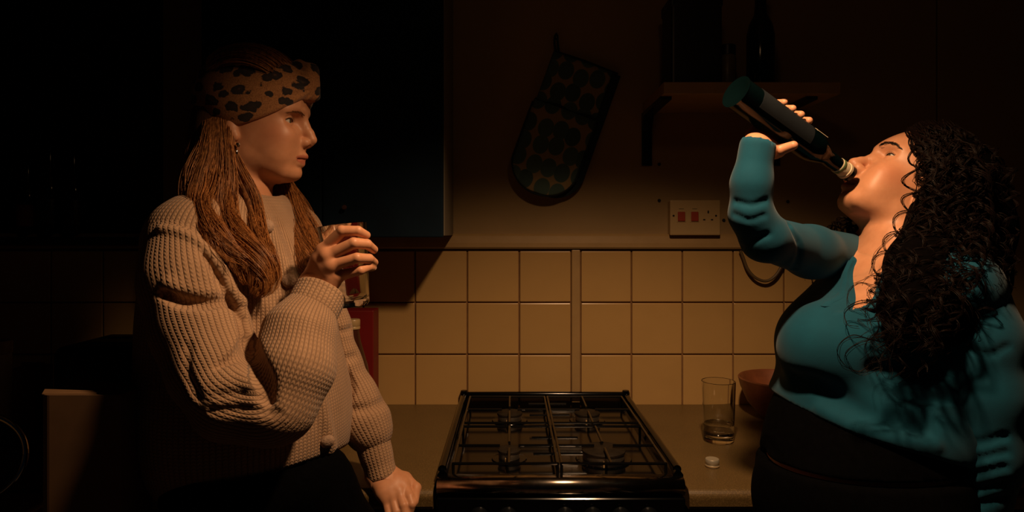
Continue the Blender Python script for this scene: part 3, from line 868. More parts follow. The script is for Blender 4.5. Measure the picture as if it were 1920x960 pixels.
def rot_y(a):      # pitch: positive lifts the face (x forward, z up)
    c_, s_ = math.cos(a), math.sin(a)
    return np.array([[c_, 0, -s_], [0, 1, 0], [s_, 0, c_]])
def rot_z(a):
    c_, s_ = math.cos(a), math.sin(a)
    return np.array([[c_, -s_, 0], [s_, c_, 0], [0, 0, 1]])
def rot_x(a):
    c_, s_ = math.cos(a), math.sin(a)
    return np.array([[1, 0, 0], [0, c_, -s_], [0, s_, c_]])

class Head:
    """face sculpted in head coordinates (x forward, y left, z up), placed by origin o and rotation R"""
    def __init__(s, o, R, h=0.0013, prm=None, extra_lo=None, extra_hi=None):
        s.o = np.array(o, float); s.R = np.array(R); s.sx = (prm or {}).get('sx', 1.0); s.p = dict(nose=1.0, lip=1.0, open=0.0, lid=1.0, lower=1.0, ear=1.0); s.p.update(prm or {})
        cs = np.array([s.w((x, y, z)) for x in (-.105, .118) for y in (-.085, .085) for z in (-.10, .178)])
        lo, hi = cs.min(0), cs.max(0)
        if extra_lo is not None: lo = np.minimum(lo, extra_lo)
        if extra_hi is not None: hi = np.maximum(hi, extra_hi)
        s.f = Field(lo, hi, h)
    def w(s, p): return s.o + s.R @ (np.array(p, float) * np.array((s.sx, 1, 1)))
    def cap(s, a, b, ra, rb=None, k=0.0, op='add'): s.f.capsule(s.w(a), s.w(b), ra, rb, k, op)
    def chain(s, pts, r, k=0.0, op='add', kk=None): s.f.chain([s.w(p) for p in pts], r, k, op, kk)
    def ell(s, c, r, k=0.0, op='add', tilt=None): s.f.ellipsoid(s.w(c), r, k, op, s.R if tilt is None else s.R @ tilt)
    def custom(s, fn, lo, hi, k=0.0, op='add'):
        cs = np.array([s.w((x, y, z)) for x in (lo[0], hi[0]) for y in (lo[1], hi[1]) for z in (lo[2], hi[2])])
        R, o = s.R, s.o
        def g(X, Y, Z):
            x, y, z = X - o[0], Y - o[1], Z - o[2]
            return fn((x * R[0, 0] + y * R[1, 0] + z * R[2, 0]) / s.sx, x * R[0, 1] + y * R[1, 1] + z * R[2, 1], x * R[0, 2] + y * R[1, 2] + z * R[2, 2])
        s.f.apply(g, cs.min(0), cs.max(0), k, op)
    def sculpt(s):
        p = s.p; nz = p['nose']
        s.ell((-0.004, 0, 0.078), (0.0925, 0.0745, 0.090))
        zk = np.array([-.080, -.076, -.070, -.064, -.055, -.0456, -.030, -.020, -.006, .010, .030, .0475, .062, .078, .090, .110])
        fk = np.array([.046, .057, .0685, .0755, .0785, .0775, .0832, .0855, .0848, .0825, .0825, .0865, .0925, .0910, .0870, .0760])
        wk = np.array([.018, .023, .032, .038, .045, .050, .0555, .058, .061, .064, .0665, .067, .069, .0705, .070, .066])
        zz = np.linspace(-.08, .11, 400)
        ker = np.hanning(25); ker /= ker.sum()
        sm = lambda a: np.convolve(np.pad(np.interp(zz, zk, a), 12, mode='edge'), ker, mode='valid')
        ff, ww = sm(fk), sm(wk)
        lw = p['lower']
        def face(x, y, z):
            z = np.where(z < -.030, -.030 + (z + .030) / lw, z)
            f = np.interp(z, zz, ff); w = np.interp(z, zz, ww)
            xc = -0.008
            a = np.where(x > xc, f - xc, 0.055)
            pw = 2.25
            g = (np.abs((x - xc) / a) ** pw + np.abs(y / w) ** pw) ** (1 / pw)
            d = (g - 1) * 0.055
            zj = -0.0775 + np.clip(0.040 - x, 0, 1) * 0.60
            dj = (zj - z) * 0.85
            d = -smin(-d, -dj, 0.014)
            return -smin(-d, -(z - 0.095) * 0.6, 0.03)
        s.custom(face, (-.07, -.075, -.085), (.10, .075, .11), 0.022)
        for q in (-1, 1):
            s.ell((.054, q * .042, .008), (.022, .018, .020), .024)                 # cheek
            s.ell((.048, q * .033, -.022), (.018, .019, .024), .020)
            s.ell((.026, q * .042, -.016), (.036, .0175, .034), .022)
            s.cap((.000, q * .046, -.026), (.052, q * .026, -.030 - .026 * lw), .011, .012, .018)   # jaw
            s.cap((.073, q * .016, s.EYE[2] + .0205), (.063, q * .046, s.EYE[2] + .0185), .0105, .007, .012)   # brow ridge
            s.ell((s.EYE[0] + .025, q * .0340, s.EYE[2] + .001), (.0200, .0210, .0125), .013, 'cut')       # socket
        # nose
        s.chain([(.0790, 0, .052), (.0850 + .001 * nz, 0, .033), (.0905 + .002 * nz, 0, .020), (.0950 + .002 * nz, 0, .0085)], [.0080, .0078, .0084, .0098], .009, kk=.006)
        s.cap((.0945, 0, .000), (.084, 0, -.006), .0048, .0050, .005)
        for q in (-1, 1):
            s.ell((.0865, q * .0108, .0015), (.0100, .0066, .0080), .0055)
            s.ell((.0940, q * .0058, -.0060), (.0058, .0028, .0042), .0016, 'cut')
        # lips
        L = p['lip']; op = p['open']
        s.chain([(.0630, -.0270, -.0285), (.0785, -.0120, -.0235), (.0838 + op, -.003, -.0232), (.0838 + op, .003, -.0232), (.0785, .0120, -.0235), (.0630, .0270, -.0285)], [.0028, .0052 * L, .0058 * L, .0058 * L, .0052 * L, .0028], .0045, kk=.004)
        s.chain([(.0620, -.0240, -.0310), (.0745, -.0110, -.0355), (.0785 + op, 0, -.0362), (.0745, .0110, -.0355), (.0620, .0240, -.0310)], [.0028, .0056 * L, .0064 * L, .0056 * L, .0028], .0045, kk=.004)
        s.chain([(.0715, -.0265, -.0286), (.0830, -.0120, -.0294), (.0895 + op, 0, -.0298), (.0830, .0120, -.0294), (.0715, .0265, -.0286)], [.0018, .0015 + op * .3, .0017 + op * .45, .0015 + op * .3, .0018], .0020, 'cut')
        s.ell((.0905, 0, -.0135), (.003, .0028, .006), .004, 'cut')                     # philtrum
        s.ell((.0625 - (1 - lw) * .03, 0, -.030 - .0290 * lw), (.0140, .017, .0125 * lw), .012)                          # chin
        s.eyes()
        # ears
        for q in (-1, 1):
            T = rot_z(q * -0.35) @ rot_y(0.18)
            e_ = p['ear']
            s.ell((-.018, q * .0705, .028 - .016 * (1 - e_) * 2), (.0165 * e_, .0060, .0290 * e_), .006, tilt=T)
            if e_ > .9: s.ell((-.015, q * .0775, .030), (.0085, .0045, .0165), .003, 'cut', tilt=T)
            s.ell((-.013, q * .0695, .004), (.0075, .0055, .0085), .004)
    EYE = (.0585, .0322, .0370)
    def set_eye(s, e): s.EYE = e
    def eyes(s):
        for q in (-1, 1):
            e = np.array((s.EYE[0], q * s.EYE[1], s.EYE[2]))
            s.ell(e, (.0138, .0138, .0136), .005)
            lid = s.p['lid']
            def cut(x, y, z):
                x, y, z = x - e[0], (y - e[1]) * q, z - e[2]
                r = np.sqrt(x * x + y * y + z * z) + 1e-9
                az = np.arctan2(y, x) - 0.34
                el = np.arcsin(np.clip(z / r, -1, 1)) - 0.06 * az
                sq = np.clip(1 - (az / 0.92) ** 2, -1, 1)
                up = (0.40 * lid) * sq; lo = -(0.33 * lid) * sq
                d = np.maximum(el - up, lo - el) * .0125
                return np.maximum(np.maximum(d, .0110 - r), np.maximum(np.abs(az) - .92, r - .02 ) * .01)
            s.custom(cut, (e - .016), (e + .016), .0011, 'cut')
    def finish(s):
        V, F = s.f.surface()
        loc = (V - s.o) @ s.R / np.array((s.sx, 1, 1))
        x, y, z = loc.T
        tint = np.zeros((len(V), 3), np.float32)
        # lips: a band following the mouth, blush on the cheeks
        ya = np.abs(y)
        cen = -.0292 + .0010 * (ya / .02); hu = .0082 * np.clip(1 - (ya / .0275) ** 2, 0, 1) ** .6; hl = .0108 * np.clip(1 - (ya / .0265) ** 2, 0, 1) ** .6
        inl = np.clip(1.2 - np.where(z > cen, (z - cen) / (hu + 1e-6), (cen - z) / (hl + 1e-6)) , 0, 1) * (x > .056) * (ya < .0285)
        tint[:, 0] = np.clip(inl * 2.2, 0, 1)
        tint[:, 1] = np.exp(-(((x - .050) / .028) ** 2 + ((z - .012) / .022) ** 2)) * (ya > .03)
        return V, F, tint
    def eyeballs(s, parent, look=(1, 0, 0)):
        for q in (-1, 1):
            e = np.array((s.EYE[0], q * s.EYE[1], s.EYE[2]))
            bm = bmesh.new(); bmesh.ops.create_uvsphere(bm, u_segments=32, v_segments=24, radius=.0123)
            me = bpy.data.meshes.new('eyeball'); bm.to_mesh(me); bm.free()
            n = len(me.vertices); co = np.empty(n * 3); me.vertices.foreach_get('co', co); co = co.reshape(-1, 3)
            lk = np.array(look, float); lk /= np.linalg.norm(lk)
            fr = 1 - np.arccos(np.clip((co / .0123) @ lk, -1, 1)) / 1.55
            a_ = me.attributes.new('iris', 'FLOAT', 'POINT'); a_.data.foreach_set('value', fr.astype(np.float32))
            W = (co + e * np.array((s.sx, 1, 1))) @ s.R.T + s.o
            me.vertices.foreach_set('co', W.ravel()); me.polygons.foreach_set('use_smooth', [True] * len(me.polygons)); me.update()
            put('eyeball', me, M['eye'], parent)
            # upper lashes
            pts, hairs = [], []
            lid = s.p['lid']
            for i in range(17):
                az = -.86 + 1.72 * i / 16
                el = .40 * lid * (1 - (az / .92) ** 2) + .06 * az
                a2 = az + .34
                d = np.array((math.cos(el) * math.cos(a2), q * math.cos(el) * math.sin(a2), math.sin(el)))
                pts.append(s.w(e + d * .0136))
                if i % 1 == 0:
                    tip = e + d * (.0136 + .0030) + np.array((.001, q * .0015 * az, .0016))
                    hairs.append((s.w(e + d * .0134), s.w(e + d * .0165 + np.array((0, 0, .0004))), s.w(tip)))
            bm = tube_bm(pts, [.0004] + [.00085] * 15 + [.0006], 6)
            for h_ in hairs: tube_bm(h_, [.0003, .00022, .00008], 4, bm)
            bm_obj('eyelashes', bm, M['lash'], parent, True)
    def brows(s, parent, mat, arc, n=110, width=.0036, seed=3, hr_=.0004):
        r2 = np.random.default_rng(seed)
        A = spline(arc, 60)
        for q in (-1, 1):
            bm = bmesh.new()
            for i in range(n):
                k = int(r2.uniform(0, 58)); y, z = A[k]; ty, tz = A[k + 1] - A[k]
                nn = math.hypot(ty, tz) + 1e-9; ty /= nn; tz /= nn
                wgt = width * (1 - .6 * (k / 58) ** 2)
                z0 = z + r2.normal(0, .5) * wgt * .8
                ps = []
                for j in range(3):
                    yy = y + ty * .0032 * j; z1 = z0 + (tz * .8 + .18) * .0028 * j
                    hit = s.f.first_hit(s.w((.115, q * yy, z1)), s.R @ np.array((-1, 0, 0)), 0, .1, .0008)
                    if hit is not None: ps.append(hit + (s.R @ np.array((.0005, q * .0003, 0))))
                if len(ps) == 3: tube_bm(ps, [hr_, hr_ * .95, hr_ * .25], 4, bm)
            bm_obj('eyebrow', bm, mat, parent, True)

def join_parts(name, parts):
    """[(V, F(quads), tint)] -> one mesh"""
    off = 0; VV, FF, TT = [], [], []
    for V, F, T in parts:
        VV.append(V); FF.append(F + off); TT.append(T if T is not None else np.zeros((len(V), 3), np.float32)); off += len(V)
    me = arr_mesh(name, np.concatenate(VV), np.concatenate(FF))
    a_ = me.attributes.new('tint', 'FLOAT_VECTOR', 'POINT'); a_.data.foreach_set('vector', np.concatenate(TT).astype(np.float32).ravel())
    return me

def hand_field(wrist, wrist_r, fingers, thumb, forearm=None, h=0.0011, palm_r=.0115, fr=.0098):
    """fingers: four lists [mcp, pip, dip, tip]; thumb [cmc, mcp, ip, tip]; all room points"""
    allp = [p for f_ in fingers for p in f_] + list(thumb) + [wrist] + ([forearm] if forearm is not None else [])
    A = np.array([list(p) for p in allp])
    f = Field(A.min(0) - .035, A.max(0) + .035, h)
    wrist = np.array(wrist)
    mc = [np.array(fg[0]) for fg in fingers]
    if forearm is not None: f.capsule(forearm, wrist, wrist_r * 1.08, wrist_r, 0)
    sc = [1.02, 1.05, .98, .86]
    across = (mc[3] - mc[0]) / np.linalg.norm(mc[3] - mc[0])
    for i, p in enumerate(mc):
        wp = wrist + across * (i - 1.5) * .0095
        f.capsule(wp, p * .80 + wp * .20, wrist_r * .62, palm_r, .016)
        f.capsule(p * .80 + wp * .20, p, palm_r, .0098 * sc[i], .010)
    f.chain([mc[0] * .7 + wrist * .3, mc[3] * .7 + wrist * .3], [palm_r, palm_r * .9], .014)
    tc = [np.array(q) for q in thumb]
    f.chain([wrist * .75 + tc[0] * .25, tc[0], tc[1]], [wrist_r * .55, .0145, .0115], .014, kk=.006)
    f.chain(tc[1:], [.0112, .0098, .0078], .006, kk=.004)
    for i, fg in enumerate(fingers):
        r = fr * sc[i]
        pts = [np.array(q) for q in fg]
        f.chain(pts, [r * 1.08, r * .90, r * .82, r * .68], .0040, kk=.0012)
        f.ellipsoid(pts[0], (r * 1.20,) * 3, .007)                       # knuckle
    return f

def nails(parent, fingers, outward):
    """small curved nail plates on the last bone; outward: per finger direction of the nail side"""
    for fg, o in zip(fingers, outward):
        d, tip = np.array(fg[-2]), np.array(fg[-1])
        t_ = tip - d; t_ /= np.linalg.norm(t_); o = np.array(o, float); o -= t_ * (o @ t_); o /= np.linalg.norm(o); s_ = np.cross(t_, o)
        bm = bmesh.new(); g = []
        for i in range(5):
            row = []
            for j in range(5):
                a = -.9 + .45 * j
                L = (.0085 - .0015 * a * a) * (i / 4) - .0045
                row.append(bm.verts.new(tip + t_ * L + (o * math.cos(a) + s_ * math.sin(a)) * (.0064 - .0008 * i / 4)))
            g.append(row)
        for i in range(4):
            for j in range(4): bm.faces.new((g[i][j], g[i][j + 1], g[i + 1][j + 1], g[i + 1][j]))
        o_ = bm_obj('fingernail', bm, M['nail'], parent, True)

def strands(name, guides, mat, parent, seg=3, kind=None):
    """guides: list of (points (n,3), radius0, radius1) -> one hair mesh of thin tapering tubes"""
    VV, FF = [], []; off = 0
    ca = np.cos(2 * np.pi * np.arange(seg) / seg); sa = np.sin(2 * np.pi * np.arange(seg) / seg)
    for Pn, r0, r1 in guides:
        n = len(Pn)
        T = np.gradient(Pn, axis=0); T /= (np.linalg.norm(T, axis=1, keepdims=True) + 1e-9)
        ref = np.array([0.31, 0.83, 0.46]); A = np.cross(T, ref); A /= (np.linalg.norm(A, axis=1, keepdims=True) + 1e-9); B = np.cross(T, A)
        r = np.linspace(r0, r1, n)[:, None, None]
        ring = Pn[:, None, :] + r * (A[:, None, :] * ca[None, :, None] + B[:, None, :] * sa[None, :, None])
        VV.append(ring.reshape(-1, 3))
        i = np.arange(n - 1)[:, None] * seg; j = np.arange(seg)[None, :]; j2 = (j + 1) % seg
        FF.append((np.stack([i + j, i + j2, i + seg + j2, i + seg + j], -1).reshape(-1, 4)) + off)
        off += n * seg
    me = arr_mesh(name, np.concatenate(VV), np.concatenate(FF))
    o = put(name, me, mat, parent)
    if kind: o['kind'] = kind
    return o

def hair_mat(name, c0, c1, rough=0.35, spec=0.5):
    m, t, b = new_mat(name)
    c = coords(t)
    mp = t.node('ShaderNodeMapping'); t.link(c, mp.inputs[0]); mp.inputs['Scale'].default_value = (1, 1, 0.08)
    t.link(t.ramp(t.noise(mp.outputs[0], 260, 2), [(0.3, c0), (0.7, c1)]), b.inputs['Base Color'])
    b.inputs['Roughness'].default_value = rough; b.inputs['Specular IOR Level'].default_value = spec
    b.inputs['Anisotropic'].default_value = 0.4
    return m
# ================================================================== woman in the cardigan (left)
wa = empty('person', (-0.50, -0.68, 0)); tag(wa, 'woman in beige chunky cardigan and leopard headband holding up a glass', 'person')
YH = -0.66
HA_o = np.array(P(480, 270, YH)); HA_R = rot_z(math.radians(3))
neck_w = np.array(P(452, 415, -0.67))                # neck base in the room
ha = Head(HA_o, HA_R, 0.0013, prm=dict(sx=1.06, lower=.93, ear=.6), extra_lo=neck_w - np.array((.075, .075, .03)), extra_hi=neck_w)
ha.sculpt()
nt = ha.w((-.022, 0, -.005))
ha.f.chain([nt, neck_w + np.array((0, 0, .05)), neck_w - np.array((0, 0, .05))], [.050, .050, .062], .022, kk=.02)
for q in (-1, 1):      # neck muscles
    ha.f.chain([ha.w((-.030, q * .050, -.005)), neck_w + np.array((.045, 0, .0)) + HA_R @ np.array((0, q * .018, 0))], [.011, .010], .016)
Vh, Fh, Th = ha.finish()

# the raised hand round the glass
def PF(*rows): return [[np.array(P(*q)) for q in r] for r in rows]
RA_f = PF([(607, 470, -.815), (641, 433, -.826), (671, 433, -.822), (687, 441, -.806)],
          [(614, 481, -.826), (663, 456, -.832), (688, 458, -.816), (701, 468, -.792)],
          [(621, 498, -.828), (669, 484, -.832), (692, 485, -.812), (702, 492, -.788)],
          [(632, 518, -.820), (675, 507, -.824), (691, 501, -.808), (699, 502, -.788)])
RA_t = [np.array(P(*q)) for q in ((598, 515, -.775), (606, 482, -.752), (630, 452, -.728), (655, 440, -.722))]
wr = np.array(P(585, 545, -.805))
hf = hand_field(wr, .0235, RA_f, RA_t, forearm=np.array(P(560, 610, -.825)))
V1, F1 = hf.surface()
# the other hand, resting on the worktop edge
LA_f = PF([(757, 911, -.628), (768, 932, -.652), (772, 946, -.662), (770, 957, -.662)],
          [(748, 923, -.642), (757, 948, -.664), (760, 965, -.670), (757, 979, -.664)],
          [(736, 932, -.648), (743, 960, -.668), (746, 978, -.672), (743, 992, -.664)],
          [(724, 936, -.650), (729, 962, -.666), (732, 978, -.668), (730, 990, -.662)])
LA_t = [np.array(P(*q)) for q in ((738, 893, -.600), (760, 897, -.606), (780, 915, -.624), (777, 941, -.655))]
wl = np.array(P(712, 886, -.612))
lf = hand_field(wl, .0225, LA_f, LA_t, forearm=np.array(P(694, 845, -.60)))
V2, F2 = lf.surface()
# trunk, arms and legs under the clothes
fA = np.array((.956, -.292, 0)); sA = np.array((.292, .956, 0)); RA = np.stack([fA, sA, (0, 0, 1)], 1)
bf = Field((-.86, -1.00, .0), (-.18, -.36, 1.44), .010)
bf.ellipsoid(P(455, 560, -.67), (.10, .15, .20), 0, rot=RA)
bf.ellipsoid(P(462, 780, -.69), (.085, .12, .15), .05, rot=RA)
bf.ellipsoid(P(465, 895, -.75), (.085, .095, .09), .04, rot=RA)
bf.capsule(P(372, 450, -.78), P(545, 450, -.55), .045, .045, .05)
hip = np.array(P(455, 905, -.75))
for q in (-1, 1):
    h0 = hip + sA * q * .055; kn = np.array((hip[0] + .03, hip[1] - .02 + q * .07, .50)); an = np.array((hip[0] + .02, hip[1] - .03 + q * .08, .07))
    bf.chain([h0, kn, an], [.065, .050, .034], .04, kk=.02)
    bf.capsule(an + np.array((-.02, 0, -.03)), an + np.array((.13, 0, -.042)), .034, .026, .02)
bf.chain([P(352, 470, -.80), P(400, 690, -.84), P(440, 735, -.845), P(560, 610, -.825)], [.042, .036, .034, .027], .02, kk=.02)
bf.chain([P(588, 470, -.54), P(632, 640, -.57), P(694, 845, -.60)], [.036, .024, .022], .02, kk=.02)
V3, F3 = bf.surface()
bodyA = put('body', join_parts('body', [(Vh, Fh, Th), (V1, F1, None), (V2, F2, None), (V3, F3, None)]), M['skin'], wa)
ha.eyeballs(bodyA, (1, .05, .0))
M['brow_a'] = hair_mat('light_brown_brow', (0.14, 0.06, 0.026), (0.22, 0.105, 0.05))
ha.brows(bodyA, M['brow_a'], [(.012, .0505), (.024, .0535), (.038, .0532), (.052, .0490)], 75, .0022, hr_=.00028)
cam_dir = np.array((0.3, -1, 0.1))
nails(bodyA, RA_f, [(1, -.5, .4)] * 4)

# ---- headband: knitted, leopard print, twisted at the front
m, t, b = new_mat('leopard_knit')
c = coords(t)
mp = t.node('ShaderNodeMapping'); t.link(c, mp.inputs[0]); mp.inputs['Rotation'].default_value = (0, 0.45, 0); mp.inputs['Scale'].default_value = (31, 31, 46)
ds = t.node('ShaderNodeTexNoise'); t.link(c, ds.inputs['Vector']); ds.inputs['Scale'].default_value = 45; ds.inputs['Detail'].default_value = 3
vm = t.node('ShaderNodeVectorMath', operation='MULTIPLY_ADD'); t.link(ds.outputs['Color'], vm.inputs[0]); vm.inputs[1].default_value = (.9, .9, .9); t.link(mp.outputs[0], vm.inputs[2])
vo = t.node('ShaderNodeTexVoronoi'); t.link(vm.outputs[0], vo.inputs['Vector']); vo.inputs['Scale'].default_value = 1.0; vo.inputs['Randomness'].default_value = 0.75
spot = t.ramp(vo.outputs['Distance'], [(0.0, (0.6, 0.6, 0.6)), (0.14, (0.95, 0.95, 0.95)), (0.43, (1, 1, 1)), (0.475, (0, 0, 0))])
tan = t.ramp(t.noise(c, 420, 2), [(0.3, (0.24, 0.10, 0.035)), (0.7, (0.44, 0.20, 0.075))])
t.link(t.mix(spot, tan, (0.012, 0.010, 0.012)), b.inputs['Base Color']); b.inputs['Roughness'].default_value = 0.95
b.inputs['Sheen Weight'].default_value = 0.15
t.link(t.bump(t.noise(c, 800, 3), 0.6, 0.0012), b.inputs['Normal'])
M['leopard'] = m
hb = Field(*(lambda c_: (c_.min(0), c_.max(0)))(np.array([ha.w((x, y, z)) for x in (-.125, .135) for y in (-.105, .105) for z in (-.03, .20)])), .0022)
class Sub:      # borrow the head's placement for another field
    pass
def in_head(fld, fn, lo, hi, k, op):
    keep = ha.f; ha.f = fld; ha.custom(fn, lo, hi, k, op); ha.f = keep
def band(x, y, z):
    r = (.1035, .0855, .1015)
    yy = y
    k0 = np.sqrt(((x + .004) / r[0]) ** 2 + (yy / r[1]) ** 2 + ((z - .078) / r[2]) ** 2) + 1e-9
    d = (k0 - 1) * .09
    low = (.080 - .42 * (.089 - x) - .024 * np.clip(np.abs(y) / .075, 0, 1) ** 2) - z
    upp = z - (.158 - .10 * np.abs(x - .02))
    d = -smin(-d, -low, .010); d = -smin(-d, -upp, .016)
    # soft pleats gathering towards the twist
    ang = np.arctan2(z - .112, np.abs(x - .105) + np.abs(y) * .6 + .01)
    return d + .0016 * np.sin(ang * 26) * np.exp(-((x - .095) ** 2 + y ** 2) / .004)
in_head(hb, band, (-.12, -.10, -.03), (.13, .10, .19), 0, 'add')
keep = ha.f; ha.f = hb
ha.ell((.094, 0, .116), (.0165, .022, .034), .012)
ha.cap((.100, -.004, .140), (.102, .004, .092), .010, .010, .006)
ha.cap((.075, 0, .150), (.098, 0, .138), .010, .008, .012)
ha.f = keep
Vb, Fb = hb.surface()
put('headband', arr_mesh('headband', Vb, Fb), M['leopard'], wa)

# ---- earring on the visible ear
M['pearl'] = simple('silver_earring', (0.80, 0.76, 0.68), 0.12, metal=1.0, var=0.03)
er = np.array(P(446, 272, -.745)); 
eo = lathe('earring', [(0, -.0045), (.003, -.0035), (.0045, 0), (.003, .0035), (0, .0045)], M['pearl'], er, (0, 0, 1), wa, 16)
lathe('earring_drop', [(0, -.0075), (.0025, -.0055), (.0035, -.002), (.0022, .003), (.0006, .006), (0, .0065)], M['pearl'], np.array(P(443.5, 285, -.745)), (0, 0, 1), eo, 16)

# ---- hair
M['hair_a'] = hair_mat('light_brown_hair', (0.16, 0.055, 0.014), (0.58, 0.25, 0.075), 0.42, 0.28)
hr = np.random.default_rng(5)
under = []
def lock(guide, rads, n, wave=.006, wl=9.0, rstr=.00065, npt=34, jit=.004, flat=None):
    """n strands bundled along a guide [(px,py,Y)...] with bundle radii"""
    G = spline([P(*g) for g in guide], npt); Rr = np.interp(np.linspace(0, 1, npt), np.linspace(0, 1, len(rads)), rads)
    T = np.gradient(G, axis=0); T /= np.linalg.norm(T, axis=1, keepdims=True)
    A = np.cross(T, np.array([0, 1.0, 0.05])); A /= np.linalg.norm(A, axis=1, keepdims=True); B = np.cross(T, A)
    out = []; s_ = np.linspace(0, 1, npt)
    if n > 150: under.append((G, Rr * .62))
    sub = [(hr.uniform(0, 6.28), math.sqrt(hr.uniform(0, 1)), hr.uniform(0, 6.28)) for _ in range(max(3, n // 22))]
    for i in range(n):
        th0, rr0, ph = sub[hr.integers(len(sub))]
        th = th0 + hr.normal(0, .35); rr = np.clip(rr0 + hr.normal(0, .2), 0, 1.08)
        w = wave * (np.sin(wl * s_ + ph) - math.sin(ph)) * s_ ** .5
        w2 = wave * .6 * np.sin(wl * 1.3 * s_ + ph * 2.1) * s_
        off = A * (Rr * rr * math.cos(th) + w)[:, None] + B * (Rr * rr * math.sin(th) * (flat or .55) + w2)[:, None]
        e = hr.uniform(.86, 1.0); k = max(8, int(npt * e))
        out.append((G[:k] + off[:k] + hr.normal(0, jit * .12, (1, 3)), rstr, rstr * .45))
    return out
H = []
# near side, over the front of the shoulder: long waves
H += lock([(415, 225, -.725), (412, 285, -.752), (409, 335, -.768), (412, 390, -.792), (432, 440, -.822), (470, 490, -.84), (488, 530, -.842), (478, 556, -.842)], [.016, .019, .023, .026, .025, .018, .012, .006], 1300, .009, 12, .00046, 46)
H += lock([(428, 232, -.728), (433, 285, -.742), (447, 330, -.748), (470, 380, -.757), (482, 430, -.79), (499, 480, -.822), (503, 515, -.828), (488, 545, -.832)], [.005, .008, .011, .014, .015, .013, .010, .005], 760, .007, 10, .00046, 46)
H += lock([(398, 230, -.725), (392, 280, -.752), (378, 330, -.778), (372, 380, -.808), (395, 430, -.845), (432, 478, -.852), (462, 512, -.85)], [.018, .021, .024, .024, .019, .011, .004], 760, .008, 10, .00046, 44)
H += lock([(378, 235, -.70), (372, 285, -.73), (362, 340, -.752), (364, 388, -.80), (392, 440, -.85), (425, 490, -.86)], [.016, .020, .022, .018, .010, .004], 240, .006, 8, .00048, 40)
# behind the neck
H += lock([(400, 240, -.69), (395, 340, -.70), (390, 400, -.70), (385, 460, -.72)], [.045, .05, .05, .045], 300, .006, 7, .0006)
H += lock([(430, 260, -.60), (440, 360, -.60), (450, 420, -.60)], [.04, .045, .05], 200, .006, 7, .0006)
# far side, falling in front of the other shoulder
H += lock([(490, 260, -.59), (500, 300, -.592), (512, 345, -.60), (528, 395, -.625), (552, 445, -.672), (576, 490, -.71), (585, 525, -.73)], [.014, .018, .026, .034, .036, .030, .018], 1100, .007, 10, .00040, 42)
H += lock([(505, 265, -.59), (515, 300, -.59), (530, 350, -.60), (556, 400, -.625), (585, 450, -.655), (596, 490, -.675)], [.006, .010, .016, .022, .022, .012], 380, .006, 7, .00048, 40)
# fly-away hairs lying on the shoulder
H += lock([(395, 360, -.80), (398, 420, -.845), (420, 465, -.862), (452, 500, -.862)], [.012, .016, .014, .010], 26, .008, 8, .0004)
# crown, combed back under the band
for i in range(420):
    a0 = hr.uniform(-1.35, 1.35); j0 = hr.normal(0, .002, 3)
    pts_ = []
    for j in range(14):
        ph = .72 + 1.6 * j / 13
        pts_.append(ha.w(np.array((-.008 + .0965 * math.cos(ph) * math.cos(a0 * .6), .0815 * math.sin(a0) * math.sin(ph * .75 + .5), .084 + .0985 * math.sin(ph) * math.cos(a0 * .8))) + j0))
    H.append((np.array(pts_), .0006, .0005))
strands('hair', H, M['hair_a'], wa)
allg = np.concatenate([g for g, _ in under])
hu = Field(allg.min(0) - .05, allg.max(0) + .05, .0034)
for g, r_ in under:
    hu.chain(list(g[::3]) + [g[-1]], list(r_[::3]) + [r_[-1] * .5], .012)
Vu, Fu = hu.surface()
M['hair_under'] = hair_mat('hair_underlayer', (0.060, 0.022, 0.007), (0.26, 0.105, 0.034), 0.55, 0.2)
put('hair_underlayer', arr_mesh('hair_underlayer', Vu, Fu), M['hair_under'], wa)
# hair on the crown under and above the band
hc = Field(*(lambda c_: (c_.min(0), c_.max(0)))(np.array([ha.w((x, y, z)) for x in (-.13, .09) for y in (-.10, .10) for z in (-.09, .20)])), .003)
keep = ha.f; ha.f = hc
ha.ell((-.008, 0, .084), (.094, .079, .096))
ha.ell((-.062, 0, .010), (.050, .070, .080), .03)
ha.custom(lambda x, y, z: -(x + .030 - np.clip((z - .085) * 3, 0, .13)), (-.14, -.12, -.12), (.12, .12, .22), .01, 'cut')
ha.f = keep
Vc, Fc = hc.surface()
put('hair_crown', arr_mesh('hair_crown', Vc, Fc), hair_mat('hair_crown_brown', (0.05, 0.022, 0.010), (0.12, 0.055, 0.022), 0.5), wa)
# ---- the glass in her hand
gb = np.array(P(661, 574, -.778)); gt_ = np.array(P(641, 421, -.778))
gax = Vector(gt_ - gb); gl_h = gax.length
tumbler('drinking_glass', Vector(gb), gl_h, .0290, .0415, .0022, .012, gax.normalized(), label='tall clear glass held up in the hand of the woman in the cardigan')

# ---- chunky knit: stitches follow the garment through a stored (u, v) in metres
m, t, b = new_mat('beige_chunky_knit')
at = t.node('ShaderNodeAttribute', attribute_name='knit')
sp = t.node('ShaderNodeSeparateXYZ'); t.link(at.outputs['Vector'], sp.inputs[0])
u, v, rib = sp.outputs[0], sp.outputs[1], sp.outputs[2]
c = coords(t)
wob = t.math('MULTIPLY_ADD', t.noise(c, 30, 2), 0.0016, u)
fu = t.math('FRACT', t.math('DIVIDE', wob, 0.0074))
du = t.math('ABSOLUTE', t.math('SUBTRACT', fu, 0.5))                     # 0 on the rib crest, .5 in the valley
ridge = t.math('SQRT', t.math('SUBTRACT', 1.0, t.math('POWER', t.math('MULTIPLY', du, 2.0), 2.0), clamp=True))
sv = t.math('SINE', t.math('MULTIPLY', t.math('ADD', v, t.math('MULTIPLY', du, 0.006)), 2 * math.pi / 0.0056))
st = t.math('MULTIPLY_ADD', sv, 0.16, 0.84)
hgt = t.math('MULTIPLY', ridge, st)
fuzz = t.noise(c, 700, 3)
